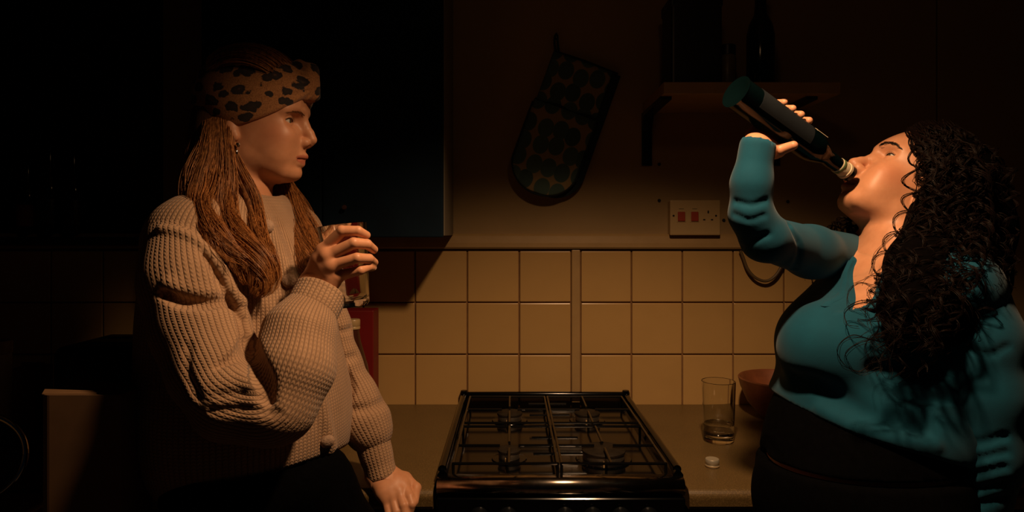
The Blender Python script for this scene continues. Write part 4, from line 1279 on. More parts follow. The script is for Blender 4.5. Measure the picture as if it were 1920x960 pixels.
hgt2 = t.math('MULTIPLY_ADD', fuzz, 0.14, hgt)
basec = t.ramp(t.noise(c, 25, 3), [(0.3, (0.36, 0.225, 0.135)), (0.7, (0.44, 0.28, 0.17))])
colr = t.mix(t.math('MULTIPLY', t.math('SUBTRACT', 1.0, hgt, clamp=True), 0.6), basec, (0.17, 0.09, 0.048))
t.link(colr, b.inputs['Base Color'])
b.inputs['Roughness'].default_value = 0.95; b.inputs['Specular IOR Level'].default_value = 0.15; b.inputs['Sheen Weight'].default_value = 0.12
t.link(t.bump(hgt2, 0.9, 0.0020), b.inputs['Normal'])
M['knit'] = m

def cam_ray(px, py):
    o = np.array((0, CAM_Y, CAM_Z)); d = np.array(P(px, py, 0.0)) - o
    return o, d
def on_surface(fld, px, py, push=0.0):
    o, d = cam_ray(px, py)
    hit = fld.first_hit(o, d, .3, 1.9, .0015)
    if hit is None: return None
    return hit + d / np.linalg.norm(d) * push
def crease(fld, pts, r, push=0.0, k=.012, n=14):
    """a groove pressed into the cloth along a line; push > 0 sets it deeper"""
    S = [on_surface(fld, *q, push) for q in spline(pts, n)]
    S = [q for q in S if q is not None]
    if len(S) > 1: fld.chain(S, r if not isinstance(r, (list, tuple)) else list(np.interp(np.linspace(0, 1, len(S)), np.linspace(0, 1, len(r)), r)), k, 'cut')
def ridge_(fld, pts, r, push=0.0, k=.012, n=14):
    S = [on_surface(fld, *q, push) for q in spline(pts, n)]
    S = [q for q in S if q is not None]
    if len(S) > 1: fld.chain(S, r if not isinstance(r, (list, tuple)) else list(np.interp(np.linspace(0, 1, len(S)), np.linspace(0, 1, len(r)), r)), k, 'add')

def knit_mesh(name, fld, mapper, mat, parent, smooth_it=2):
    V, F = fld.surface()
    K = mapper(V)
    me = arr_mesh(name, V, F)
    a_ = me.attributes.new('knit', 'FLOAT_VECTOR', 'POINT'); a_.data.foreach_set('vector', K.astype(np.float32).ravel())
    return put(name, me, mat, parent)

def along_map(nodes, radius, n=200):
    """(u, v) for a sleeve: v runs along the smoothed centre line, u round it"""
    C = spline(nodes, n); T = np.gradient(C, axis=0); T /= np.linalg.norm(T, axis=1, keepdims=True)
    L = np.concatenate([[0], np.cumsum(np.linalg.norm(np.diff(C, axis=0), axis=1))])
    A = np.empty_like(C); a = np.cross(T[0], (0.1, 1, 0.2)); a /= np.linalg.norm(a)
    for i in range(n):
        a = a - T[i] * (a @ T[i]); a /= np.linalg.norm(a); A[i] = a
    B = np.cross(T, A)
    def f(V):
        out = np.zeros((len(V), 3)); best = np.full(len(V), 1e9); bi = np.zeros(len(V), int)
        for i in range(n):
            d = ((V - C[i]) ** 2).sum(1); mk = d < best; best[mk] = d[mk]; bi[mk] = i
        D = V - C[bi]
        th = np.arctan2((D * B[bi]).sum(1), (D * A[bi]).sum(1))
        out[:, 0] = th * radius; out[:, 1] = L[bi] + (D * T[bi]).sum(1)
        return out
    return f

# torso of the cardigan
tf = Field((-.86, -.98, .86), (-.20, -.40, 1.47), .0042)
tf.ellipsoid(P(452, 540, -.67), (.135, .185, .17), 0, rot=RA)
tf.ellipsoid(P(462, 690, -.68), (.155, .200, .20), .07, rot=RA)
tf.ellipsoid(P(478, 800, -.68), (.165, .205, .17), .06, rot=RA)
tf.capsule(P(368, 448, -.785), P(545, 440, -.54), .062, .055, .06)
tf.capsule(P(368, 448, -.785), P(440, 405, -.69), .058, .060, .04)
tf.capsule(P(345, 452, -.80), P(400, 432, -.74), .044, .056, .05)
tf.capsule(P(545, 440, -.54), P(470, 405, -.66), .052, .060, .04)
hem_pts = np.array([P(636, 848, -.75), P(500, 893, -.86), P(380, 905, -.60)])
hn = np.cross(hem_pts[1] - hem_pts[0], hem_pts[2] - hem_pts[0]); hn /= np.linalg.norm(hn); hn = hn * (1 if hn[2] > 0 else -1)
tf.apply(lambda X, Y, Z: -((X - hem_pts[0][0]) * hn[0] + (Y - hem_pts[0][1]) * hn[1] + (Z - hem_pts[0][2]) * hn[2]), (-.9, -1, .86), (-.2, -.4, 1.47), .008, 'and')
tf.chain([neck_w + np.array((-.01, 0, -.015)), neck_w + np.array((.01, 0, .12))], [.056, .075], .01, 'cut')     # neck opening
for i in range(1):
    ring = []
    for j in range(25):
        a = 2 * math.pi * j / 24
        ring.append(neck_w + np.array((.002, 0, .002)) + RA @ np.array((.066 * math.cos(a), .066 * math.sin(a), -.012 * math.cos(a))))
    tf.chain(ring, .0095, .010)
# button band down the front, the folds of the front panel
ridge_(tf, [(496, 412), (512, 450), (534, 515), (560, 600), (590, 720), (618, 840)], .013, .006, .010, 22)
crease(tf, [(520, 412), (538, 450), (560, 510)], .003, .0, .008)
ridge_(tf, [(306, 430), (345, 437), (392, 464), (430, 518), (462, 595)], .0085, .000, .005, 20)
crease(tf, [(330, 452), (380, 478), (412, 525), (440, 590)], .008, .0, .012, 16)
crease(tf, [(480, 600), (500, 700), (520, 800)], .008, .0, .03)
def torso_map(V):
    c0 = np.array(P(465, 650, -.67)); D = (V - c0) @ RA
    th = np.arctan2(D[:, 1], D[:, 0])
    return np.stack([th * .175, V[:, 2] * 1.0, np.zeros(len(V))], 1)
card = knit_mesh('cardigan', tf, torso_map, M['knit'], wa)

# near sleeve, bent up to the glass
S_n = [(350, 462, -.805), (356, 530, -.835), (376, 615, -.855), (404, 690, -.880), (440, 748, -.902), (508, 760, -.900), (546, 690, -.880), (562, 625, -.850), (578, 590, -.828)]
S_r = [.067, .072, .070, .066, .060, .056, .060, .054, .042]
sp_ = [np.array(P(*q)) for q in S_n]
sf = Field(np.min(sp_, 0) - .10, np.max(sp_, 0) + .09, .0038)
sf.chain(sp_[:5], S_r[:5], 0, kk=.02)
sf.chain(sp_[4:], S_r[4:], .010, kk=.02)
sf.capsule(P(420, 765, -.905), P(530, 765, -.902), .042, .046, .02)        # cloth hanging from the forearm
sf.capsule(P(530, 765, -.895), P(560, 690, -.876), .040, .050, .02)
# folds
crease(sf, [(312, 548), (345, 562), (385, 566), (420, 562), (456, 582)], [.010, .014, .014, .012, .008], .004, .008, 18)
ridge_(sf, [(316, 530), (350, 545), (390, 550), (425, 548), (452, 566)], .010, .006, .008, 16)
crease(sf, [(392, 708), (415, 690), (445, 668), (462, 640)], [.004, .007, .010, .010], .003, .010, 14)
ridge_(sf, [(380, 742), (415, 722), (450, 715), (485, 728)], .016, .015, .022, 14)
crease(sf, [(452, 590), (464, 640), (480, 680), (496, 715), (505, 752)], [.012, .015, .015, .013, .007], .006, .012, 18)
crease(sf, [(410, 742), (450, 738), (490, 745)], .003, -.001, .010)
crease(sf, [(400, 770), (460, 768), (520, 776)], .003, -.001, .010)
crease(sf, [(352, 650), (352, 700), (372, 745)], .003, -.001, .010)
crease(sf, [(385, 478), (412, 520), (438, 575)], [.005, .010, .008], .003, .010, 14)
ridge_(sf, [(302, 430), (340, 438), (385, 466), (424, 520), (456, 592)], .0080, .001, .004, 20)
# turned cuff
cw = np.array(P(598, 556, -.808)); cd = cw - sp_[-2]; cd /= np.linalg.norm(cd)
cq = Field(cw - .09, cw + .07, .0030)
cq.chain([cw - cd * .055, cw - cd * .02, cw + cd * .008], [.0415, .0405, .0440], 0, kk=.01)
cq.apply(lambda X, Y, Z: ((X - cw[0]) * cd[0] + (Y - cw[1]) * cd[1] + (Z - cw[2]) * cd[2] - .010), cw - .09, cw + .07, .004, 'and')
cq.chain([cw - cd * .012, cw + cd * .05], [.030, .036], .004, 'cut')
sleeve = knit_mesh('sleeve', sf, along_map(sp_, .068), M['knit'], card)
knit_mesh('cuff', cq, along_map([cw - cd * .07, cw - cd * .03, cw, cw + cd * .03], .040, 60), M['knit'], card)

# far sleeve, arm down to the worktop
L_n = [(580, 462, -.555), (602, 540, -.565), (624, 612, -.572), (640, 680, -.58), (664, 745, -.588), (686, 792, -.596), (704, 832, -.602)]
L_r = [.048, .040, .033, .036, .044, .046, .030]
lp_ = [np.array(P(*q)) for q in L_n]
lfld = Field(np.min(lp_, 0) - .08, np.max(lp_, 0) + .07, .0038)
lfld.chain(lp_[:-1], L_r[:-1], 0, kk=.02)
lfld.capsule(lp_[-2], np.array(P(694, 810, -.60)), .047, .042, .02)
crease(lfld, [(640, 700), (655, 725), (648, 750)], .010, .004, .014)
crease(lfld, [(610, 655), (640, 672), (665, 668)], .005, .0, .012)
crease(lfld, [(612, 615), (640, 622), (662, 615)], .004, .0, .010)
crease(lfld, [(655, 770), (690, 765), (720, 752)], .005, .0, .012)
knit_mesh('sleeve', lfld, along_map(lp_, .044), M['knit'], card)
cw2 = np.array(P(716, 893, -.614)); c0_ = np.array(P(697, 822, -.602)); cd2 = cw2 - c0_; cl2 = np.linalg.norm(cd2); cd2 /= cl2
cq2 = Field(np.minimum(cw2, c0_) - .06, np.maximum(cw2, c0_) + .06, .0030)
cq2.chain([c0_ + cd2 * .0, c0_ + cd2 * .03, cw2], [.036, .0305, .0300], 0, kk=.01)
cq2.apply(lambda X, Y, Z: ((X - cw2[0]) * cd2[0] + (Y - cw2[1]) * cd2[1] + (Z - cw2[2]) * cd2[2] - .004), cw2 - .2, cw2 + .2, .004, 'and')
cq2.chain([cw2 - cd2 * .012, cw2 + cd2 * .05], [.0245, .026], .004, 'cut')
knit_mesh('cuff', cq2, along_map([c0_ - cd2 * .03, c0_ + cd2 * .02, cw2 - cd2 * .02, cw2 + cd2 * .03], .030, 60), M['knit'], card)

# buttons covered in knit
for px, py in ((500, 425), (541, 527), (613, 826)):
    h_ = on_surface(tf, px, py)
    if h_ is None: h_ = np.array(P(px, py, -.80))
    n_ = tf.normals(h_[None])[0]
    lathe('button', [(0, .0075), (.006, .0070), (.0105, .0045), (.0125, 0), (.0105, -.003), (0, -.003)], simple('knit_button', (0.36, 0.24, 0.165), 0.95, var=0.25, scale=150, bump=0.8, bscale=260), h_ + n_ * .003, n_, card, 24)

# ---- trousers and shoes
pf = Field((-.74, -1.06, .02), (-.22, -.48, 1.02), .008)
pf.ellipsoid(P(465, 890, -.75), (.120, .128, .11), 0, rot=RA)
for q in (-1, 1):
    h0 = hip + sA * q * .055; kn = np.array((hip[0] + .03, hip[1] - .02 + q * .07, .50)); an = np.array((hip[0] + .02, hip[1] - .03 + q * .08, .07))
    pf.chain([h0, kn, an], [.085, .075, .060], .04, kk=.03)
pf.capsule(P(540, 905, -.76), P(602, 905, -.745), .055, .045, .06)
pf.capsule(P(602, 905, -.745), P(640, 1010, -.735), .045, .072, .05)
Vp, Fp = pf.surface()
put('trousers', arr_mesh('trousers', Vp, Fp), M['black_cloth'], wa)
for q in (-1, 1):
    an = np.array((hip[0] + .02, hip[1] - .03 + q * .08, .0))
    s2 = Field(an - .12, an + .22, .006)
    s2.capsule(an + np.array((-.03, 0, .045)), an + np.array((.14, 0, .032)), .043, .034, 0)
    s2.apply(lambda X, Y, Z: (.001 - Z) + 0 * X + 0 * Y, an - .12, an + .22, .004, 'and')
    Vs, Fs = s2.surface(); put('shoe', arr_mesh('shoe', Vs, Fs), M['black_plastic'], wa)
# ================================================================== woman in the teal top (right)
wb = empty('person', (0.68, -0.66, 0)); tag(wb, 'dark curly-haired woman in teal cropped top drinking from a bottle', 'person')
HB_o = np.array(P(1669, 382, -.63))
HB_R = rot_z(math.radians(171)) @ rot_y(math.radians(46)) @ rot_x(math.radians(9))
neck_b = np.array(P(1682, 505, -.665))
fB = np.array((-.994, -.11, 0)); sB = np.array((.11, -.994, 0)); RB = np.stack([fB, sB, (0, 0, 1)], 1)   # sB: her left, towards the camera
chest_lo = np.array(P(1545, 640, -.70)); 
hbd = Head(HB_o, HB_R, 0.0014, prm=dict(sx=.98, nose=3.2, lip=1.12, open=.004, lid=.60, lower=.80), extra_lo=np.array((P(1490, 640, -.66).x, -.80, P(1490, 640, -.66).z)), extra_hi=np.array((P(1740, 500, -.60).x, -.50, 1.4)))
hbd.set_eye((.0640, .0325, .0490))
hbd.sculpt()
hbd.ell((.1025, 0, .0085), (.0110, .0105, .0105), .006)            # fuller nose tip and wings
for q in (-1, 1):
    hbd.ell((.0920, q * .0115, .0030), (.0095, .0070, .0085), .005)
    hbd.ell((.0985, q * .0062, -.0045), (.0060, .0030, .0042), .0016, 'cut')
hbd.f.chain([hbd.w((-.022, 0, -.010)), neck_b + np.array((.004, 0, .045)), neck_b - np.array((0, 0, .06))], [.053, .053, .066], .022, kk=.02)
for q in (-1, 1):
    hbd.f.chain([hbd.w((-.028, q * .050, -.005)), neck_b + np.array((-.048, 0, -.015)) + RB @ np.array((0, q * .020, 0))], [.012, .011], .016)
    hbd.f.chain([neck_b + RB @ np.array((.055, q * .015, -.030)), neck_b + RB @ np.array((.030, q * .10, -.012))], [.012, .011], .02)      # collar bones
hbd.f.ellipsoid(neck_b + RB @ np.array((.010, 0, -.135)), (.105, .135, .125), .035, rot=RB)                                  # upper chest
tor_c = np.array(P(1668, 640, -.66))
hbd.f.ellipsoid(tor_c, (.132, .17, .178), .03, rot=RB)
hbd.f.ellipsoid(P(1568, 655, -.735), (.093, .085, .081), .05, rot=RB)
hbd.f.ellipsoid(P(1540, 640, -.585), (.078, .083, .079), .05, rot=RB)
hbd.f.capsule(P(1790, 545, -.80), P(1615, 488, -.55), .054, .044, .06)
hbd.f.capsule(P(1790, 545, -.80), neck_b + np.array((.02, -.02, -.02)), .054, .058, .04)
hbd.f.capsule(P(1615, 488, -.55), neck_b + np.array((.02, .02, -.02)), .046, .054, .04)
Vh, Fh, Th = hbd.finish()

# bottle and the hand round it
b_mouth = np.array(P(1596, 328, -.650)); b_base = np.array(P(1380, 172, -.765))
bax = b_mouth - b_base; bL = np.linalg.norm(bax); bax /= bL
bq = np.cross(bax, (0, 1, 0)); bq /= np.linalg.norm(bq); bq = bq * (1 if bq[2] > 0 else -1)      # across, upwards
by = np.cross(bq, bax); by = by * (1 if by[1] > 0 else -1)                                  # away from the camera
Rbt = .0285
def bp(s_, q, y): return b_base + bax * s_ + bq * q + by * y
k_ = bL / .268
fing = []
for i, s0 in enumerate((.142, .123, .104, .085)):
    s0 *= k_; e = Rbt + .0075
    fing.append([bp(s0 - .004, -.030, .032), bp(s0, .004, e + .002), bp(s0 + .001, .034, .026), bp(s0 + .002, e, .002)])
thb = [bp(.088 * k_, -.058, .024), bp(.104 * k_, -.051, .010), bp(.112 * k_, -.043, -.010), bp(.116 * k_, -.030, -.030)]
wrb = np.array(P(1421, 280, -.765)); fab = np.array(P(1409, 345, -.765))
hB = hand_field(wrb, .0235, fing, thb, forearm=fab)
V1, F1 = hB.surface()
# trunk
bB = Field((.18, -1.12, .0), (1.02, -.34, 1.42), .010)
tor_c = np.array(P(1668, 640, -.66))
bB.ellipsoid(tor_c, (.125, .165, .19), 0, rot=RB)
bB.ellipsoid(P(1622, 815, -.695), (.158, .138, .145), .06, rot=RB)
bB.ellipsoid(P(1615, 930, -.755), (.164, .138, .14), .06, rot=RB)
hipb = np.array(P(1625, 970, -.765))
for q in (-1, 1):
    h0 = hipb + sB * q * .06; kn = np.array((hipb[0] - .02, hipb[1] - .02 + q * .08, .48)); an = np.array((hipb[0], hipb[1] - .03 + q * .09, .07))
    bB.chain([h0, kn, an], [.080, .058, .038], .04, kk=.02)
    bB.capsule(an + np.array((.02, 0, -.03)), an + np.array((-.13, 0, -.042)), .034, .026, .02)
bB.chain([P(1803, 560, -.795), P(1842, 720, -.825), P(1840, 850, -.83), P(1814, 985, -.815)], [.044, .038, .034, .028], .02, kk=.02)
bB.chain([P(1815, 985, -.815), P(1800, 1080, -.805)], [.026, .020], .02)
bB.chain([P(1610, 488, -.57), P(1430, 446, -.75), P(1409, 345, -.765)], [.034, .024, .019], .02, kk=.02)
V3, F3 = bB.surface()
bodyB = put('body', join_parts('body', [(Vh, Fh, Th), (V1, F1, None), (V3, F3, None)]), M['skin'], wb)
hbd.eyeballs(bodyB, (1, .1, -.25))
M['brow_b'] = hair_mat('dark_brow', (0.008, 0.005, 0.004), (0.02, 0.012, 0.008))
hbd.brows(bodyB, M['brow_b'], [(.010, .0640), (.022, .0685), (.038, .0695), (.053, .0625)], 170, .0048)
nails(bodyB, fing, [bq + by * -.3] * 4)

# ---- the bottle itself
gb_ = empty('wine_bottle', Vector(b_base)); tag(gb_, 'dark wine bottle tipped to the lips of the woman in teal', 'bottle')
M['bottle_glass'] = simple('very_dark_glass', (0.001, 0.004, 0.0045), 0.10, var=0.1, spec=0.18)
L_ = bL
lathe('bottle_body', [(0, .012), (.020, .004), (.030, 0), (Rbt, .005), (Rbt, L_ * .60), (Rbt * .96, L_ * .645), (Rbt * .78, L_ * .70), (Rbt * .52, L_ * .755), (.0148, L_ * .80), (.0138, L_ * .86), (.0135, L_ * .955), (.0152, L_ * .958), (.0152, L_ * .985), (.0135, L_ * .99), (.0105, L_ * .99), (.0095, L_ * .95), (0, L_ * .95)], M['bottle_glass'], Vector(b_base), Vector(bax), gb_, 48)
M['foil'] = simple('cream_foil', (0.66, 0.56, 0.38), 0.45, var=0.06)
M['green_band'] = simple('green_band', (0.10, 0.17, 0.07), 0.5, var=0.1)
lathe('neck_foil', [(.0140, L_ * .865), (.0146, L_ * .868), (.0146, L_ * .930), (.0160, L_ * .934), (.0160, L_ * .950), (.0140, L_ * .953)], M['foil'], Vector(b_base), Vector(bax), gb_, 40)
lathe('neck_band', [(.0149, L_ * .872), (.0151, L_ * .873), (.0151, L_ * .892), (.0149, L_ * .893)], M['green_band'], Vector(b_base), Vector(bax), gb_, 40)
def label_patch(name, s0, s1, a0, a1, mat, r, n=14):
    """curved paper patch on the bottle; angle 0 = up across the bottle, growing towards the camera"""
    bm = bmesh.new(); rows = []
    for s_ in (s0, s1):
        rows.append([[bm.verts.new(bp(s_, rr * math.cos(a), -rr * math.sin(a))) for a in np.linspace(a0, a1, n)] for rr in (r, r + .0003)])
    for k in range(n - 1):
        for i in (0, 1): bm.faces.new((rows[0][i][k], rows[0][i][k + 1], rows[1][i][k + 1], rows[1][i][k]))
        for j in (0, 1): bm.faces.new((rows[j][0][k], rows[j][0][k + 1], rows[j][1][k + 1], rows[j][1][k]))
    return bm_obj(name, bm, mat, gb_, True)
label_patch('label', L_ * .575, L_ * .705 - .012, .10, .62, M['foil'], Rbt + .0002)
label_patch('label_emblem', L_ * .645, L_ * .66, .30, .46, M['black_plastic'], Rbt + .0006, 6)
label_patch('dark_label', L_ * .12, L_ * .54, -.9, 1.9, M['dark_tin'], Rbt + .0001, 24)

# ---- teal cropped top
m, t, b = new_mat('teal_jersey')
c = coords(t)
t.link(t.ramp(t.noise(c, 18, 3), [(0.3, (0.0008, 0.058, 0.100)), (0.7, (0.0010, 0.074, 0.126))]), b.inputs['Base Color'])
b.inputs['Roughness'].default_value = 0.85; b.inputs['Specular IOR Level'].default_value = 0.25; b.inputs['Sheen Weight'].default_value = 0.1
t.link(t.bump(t.noise(c, 900, 2), 0.25, 0.0006), b.inputs['Normal'])
M['teal'] = m
tp = Field((.28, -1.00, 1.0), (1.04, -.36, 1.42), .0040)
tp.ellipsoid(tor_c, (.140, .185, .185), 0, rot=RB)
tp.ellipsoid(P(1640, 760, -.68), (.165, .180, .13), .06, rot=RB)
tp.ellipsoid(P(1568, 655, -.735), (.100, .092, .088), .05, rot=RB)
tp.ellipsoid(P(1540, 640, -.585), (.085, .090, .086), .05, rot=RB)
tp.capsule(P(1790, 545, -.80), P(1615, 488, -.55), .062, .052, .06)
tp.capsule(P(1790, 545, -.80), neck_b + np.array((.02, -.02, -.02)), .062, .066, .04)
tp.capsule(P(1615, 488, -.55), neck_b + np.array((.02, .02, -.02)), .054, .062, .04)
# hem: dips from the front round to the near side
hp = np.array([P(1460, 743, -.69), P(1640, 828, -.875), P(1790, 856, -.80)])
hn = np.cross(hp[1] - hp[0], hp[2] - hp[0]); hn /= np.linalg.norm(hn); hn *= (1 if hn[2] > 0 else -1)
def hem_fn(X, Y, Z): return -((X - hp[0][0]) * hn[0] + (Y - hp[0][1]) * hn[1] + (Z - hp[0][2]) * hn[2])
# loose lower edge stands off the waist
tp.ellipsoid(P(1630, 800, -.695), (.180, .188, .13), .04, rot=RB)
tp.apply(hem_fn, (.2, -1.1, .95), (1.05, -.3, 1.45), .006, 'and')
# V-shaped neck opening, cut straight back from the front
vq, vql, vqr = on_surface(tp, 1564, 588), on_surface(tp, 1601, 490), on_surface(tp, 1640, 545)
sco = lambda p_: float((p_ - neck_b) @ sB)
v_s, v_z = sco(vq), float(vq[2])
kL = (sco(vql) - v_s) / (vql[2] - v_z); kR = max((sco(vqr) - v_s) / (vqr[2] - v_z), kL + .5)
def v_cut(X, Y, Z):
    s_ = (X - neck_b[0]) * sB[0] + (Y - neck_b[1]) * sB[1] - v_s
    f_ = (X - neck_b[0]) * fB[0] + (Y - neck_b[1]) * fB[1]
    h_ = Z - v_z
    d = np.maximum(kL * h_ * (1 + .8 * np.clip(1 - h_ / .0834, 0, 1)) - s_, s_ - kR * h_) * .7
    return np.maximum(d, .01 - f_)
tp.apply(v_cut, (.3, -1, 1.15), (1.0, -.36, 1.42), .004, 'cut')
tp.chain([neck_b + np.array((0, 0, -.05)), neck_b + np.array((-.005, 0, .10))], [.066, .085], .01, 'cut')
# folds: under the bust and across the front
def crease2(fld, pts, r, push=0.0, k=.012, n=14): crease(fld, pts, r, push, k, n)
crease(tp, [(1490, 712), (1530, 722), (1580, 752), (1650, 785), (1730, 800)], [.006, .008, .006, .003, .002], -.002, .030, 18)
ridge_(tp, [(1540, 770), (1600, 800), (1680, 822), (1750, 835)], .007, .004, .014, 14)
crease(tp, [(1640, 690), (1700, 700), (1760, 690)], .008, .002, .02)
crease(tp, [(1690, 742), (1740, 750), (1775, 745)], .003, -.001, .016)
Vt, Ft = tp.surface()
top = put('teal_top', arr_mesh('teal_top', Vt, Ft), M['teal'], wb)
# folded collar edges along the V
for off in (-1, 1):
    pts_ = []
    for k in np.linspace(.010, .085 if off < 0 else .05, 16):
        s0 = v_s + (kL * (1 + .8 * max(0, 1 - k / .0834)) if off < 0 else kR) * k + off * .006
        o_ = np.array((neck_b[0], neck_b[1], 0)) + sB * s0 + fB * .30; o_[2] = v_z + k
        hit = tp.first_hit(o_, -fB, 0, .32, .001)
        if hit is not None: pts_.append(hit + fB * .0015)
    if len(pts_) > 4:
        g_ = spline(pts_, 26)
        bm = bmesh.new(); rows = []
        for q_ in g_:
            rows.append([bm.verts.new(q_ + sB * off * w_ + fB * h_) for w_, h_ in ((-.005, -.010), (-.006, .001), (0, .0030), (.010, .0015), (.016, -.004))])
        for A_, B_ in zip(rows[:-1], rows[1:]):
            for j in range(4): bm.faces.new((A_[j], A_[j + 1], B_[j + 1], B_[j]))
        bm_obj('collar', bm, M['teal'], top, True)
# sleeves
def simple_sleeve(nodes, rad, h, creases, kk=.02, cut=None):
    pn = [np.array(P(*q)) for q in nodes]
    f_ = Field(np.min(pn, 0) - .09, np.max(pn, 0) + .09, h)
    f_.chain(pn, rad, 0, kk=kk)
    for pts_, r_ in creases: crease(f_, pts_, r_, -.0005, .010)
    if cut: f_.chain(cut[0], cut[1], .003, 'cut')
    V_, F_ = f_.surface()
    return put('sleeve', arr_mesh('sleeve', V_, F_), M['teal'], top)
rings = [([(1760, y), (1820, y + 16), (1885, y + 4)], .0035) for y in (815, 845, 872, 902, 930)]
simple_sleeve([(1803, 558, -.795), (1832, 640, -.815), (1846, 740, -.830), (1846, 850, -.835), (1822, 985, -.820), (1810, 1040, -.812)], [.066, .064, .058, .052, .046, .042], .0042, rings + [([(1790, 640), (1850, 665), (1890, 650)], .002)])
simple_sleeve([(1620, 492, -.545), (1520, 472, -.66), (1434, 446, -.745), (1408, 402, -.758), (1409, 345, -.765), (1420, 276, -.765)], [.053, .047, .0385, .0335, .0312, .0300], .0032,
              [([(1380, 470), (1410, 452), (1440, 440)], .002), ([(1378, 378), (1410, 384), (1436, 376)], .001), ([(1376, 402), (1405, 412), (1432, 404)], .001), ([(1480, 420), (1500, 465), (1490, 505)], .003)],
              cut=([np.array(P(1423, 268, -.765)), np.array(P(1432, 225, -.765))], [.0250, .034]))
# ---- black vest below the top, trousers, skin shows between
vs = Field((.26, -1.08, .86), (.98, -.46, 1.12), .004)
vs.ellipsoid(P(1622, 815, -.695), (.172, .152, .160), 0, rot=RB)
vs.ellipsoid(P(1615, 930, -.755), (.176, .151, .153), .06, rot=RB)
wl3 = np.array([P(1446, 852, -.72), P(1520, 890, -.83), P(1620, 910, -.88)])
wn = np.cross(wl3[1] - wl3[0], wl3[2] - wl3[0]); wn /= np.linalg.norm(wn); wn *= (1 if wn[2] > 0 else -1)
def waist(off):
    return lambda X, Y, Z: ((X - wl3[0][0]) * wn[0] + (Y - wl3[0][1]) * wn[1] + (Z - wl3[0][2]) * wn[2] - off)
f_ = waist(.004); vs.apply(lambda X, Y, Z: -f_(X, Y, Z), (.2, -1.2, .8), (1.05, -.3, 1.2), .004, 'and')
vs.apply(lambda X, Y, Z: Z - 1.105 + 0 * X + 0 * Y, (.2, -1.2, .8), (1.05, -.3, 1.2), .004, 'and')
Vv, Fv = vs.surface(); put('black_vest', arr_mesh('black_vest', Vv, Fv), M['black_cloth'], wb)
ptb = Field((.26, -1.10, .02), (.98, -.46, 1.03), .006)
ptb.ellipsoid(P(1622, 812, -.70), (.170, .162, .168), 0, rot=RB)
ptb.ellipsoid(P(1615, 935, -.755), (.184, .158, .155), .06, rot=RB)
for q in (-1, 1):
    h0 = hipb + sB * q * .06; kn = np.array((hipb[0] - .02, hipb[1] - .02 + q * .08, .48)); an = np.array((hipb[0], hipb[1] - .03 + q * .09, .07))
    ptb.chain([h0, kn, an], [.096, .082, .062], .04, kk=.03)
f2 = waist(-.004); ptb.apply(f2, (.2, -1.2, 0), (1.05, -.3, 1.2), .004, 'and')
Vp, Fp = ptb.surface(); put('trousers', arr_mesh('trousers', Vp, Fp), M['black_cloth'], wb)
for q in (-1, 1):
    an = np.array((hipb[0], hipb[1] - .03 + q * .09, .0))
    s2 = Field(an - .22, an + .12, .006)
    s2.capsule(an + np.array((.03, 0, .045)), an + np.array((-.14, 0, .032)), .043, .034, 0)
    s2.apply(lambda X, Y, Z: (.001 - Z) + 0 * X + 0 * Y, an - .22, an + .12, .004, 'and')
    Vs, Fs = s2.surface(); put('shoe', arr_mesh('shoe', Vs, Fs), M['black_plastic'], wb)

# ---- necklace
def skin_hit(px, py):
    o, d = cam_ray(px, py); hit = hbd.f.first_hit(o, d, .6, 1.6, .001)
    return None if hit is None else hit - d / np.linalg.norm(d) * .0012
ch = [skin_hit(*q) for q in spline([(1665, 492), (1640, 512), (1615, 526), (1592, 534)], 18)] + [skin_hit(*q) for q in spline([(1590, 534), (1588, 520), (1590, 505)], 8)]
ch = [q for q in ch if q is not None]
nk = tube('necklace', ch, .0007, M['pearl'], wb, 6)
pc = skin_hit(1590, 535)
if pc is not None:
    bm = bmesh.new()
    for i in range(5):
        a = 2 * math.pi * i / 5
        c0 = pc + np.array((math.cos(a) * .0042, -.0015, math.sin(a) * .0042))
        lathe_bm([(0, .0016), (.0018, .0010), (.0026, 0), (0, -.0008)], c0, (0, -1, .2), 10, bm)
    bm_obj('pendant', bm, M['pearl'], nk, True)

# ---- dark curly hair: a soft mass with ringlets over it
M['hair_b'] = hair_mat('near_black_hair', (0.003, 0.0016, 0.0012), (0.011, 0.005, 0.003), 0.5, 0.14)
M['hair_b_mass'] = simple('hair_mass', (0.0014, 0.0009, 0.0008), 0.95, var=0.3, scale=60, bump=0.8, bscale=160, spec=0.03)
mass = Field((.44, -.98, 1.17), (1.0, -.46, 1.60), .005)
keepf = hbd.f; hbd.f = mass
hbd.ell((-.016, 0, .082), (.090, .082, .094))
hbd.ell((-.060, 0, .030), (.055, .078, .080), .03)
hbd.custom(lambda x, y, z: (.004 + .50 * (z - .05) + .2 * np.clip(np.abs(y) - .06, 0, 1)) - x, (-.16, -.14, -.12), (.14, .14, .24), .012, 'cut')
hbd.f = keepf
mass.chain([P(1790, 340, -.66), P(1800, 430, -.68), P(1790, 520, -.74), P(1760, 590, -.82)], [.075, .080, .075, .055], .04, kk=.03)
mass.chain([P(1760, 420, -.72), P(1725, 500, -.78), P(1690, 580, -.845)], [.050, .048, .036], .03, kk=.03)
Vm, Fm = mass.surface(); put('hair_mass', arr_mesh('hair_mass', Vm, Fm), M['hair_b_mass'], wb)
cr = np.random.default_rng(21)
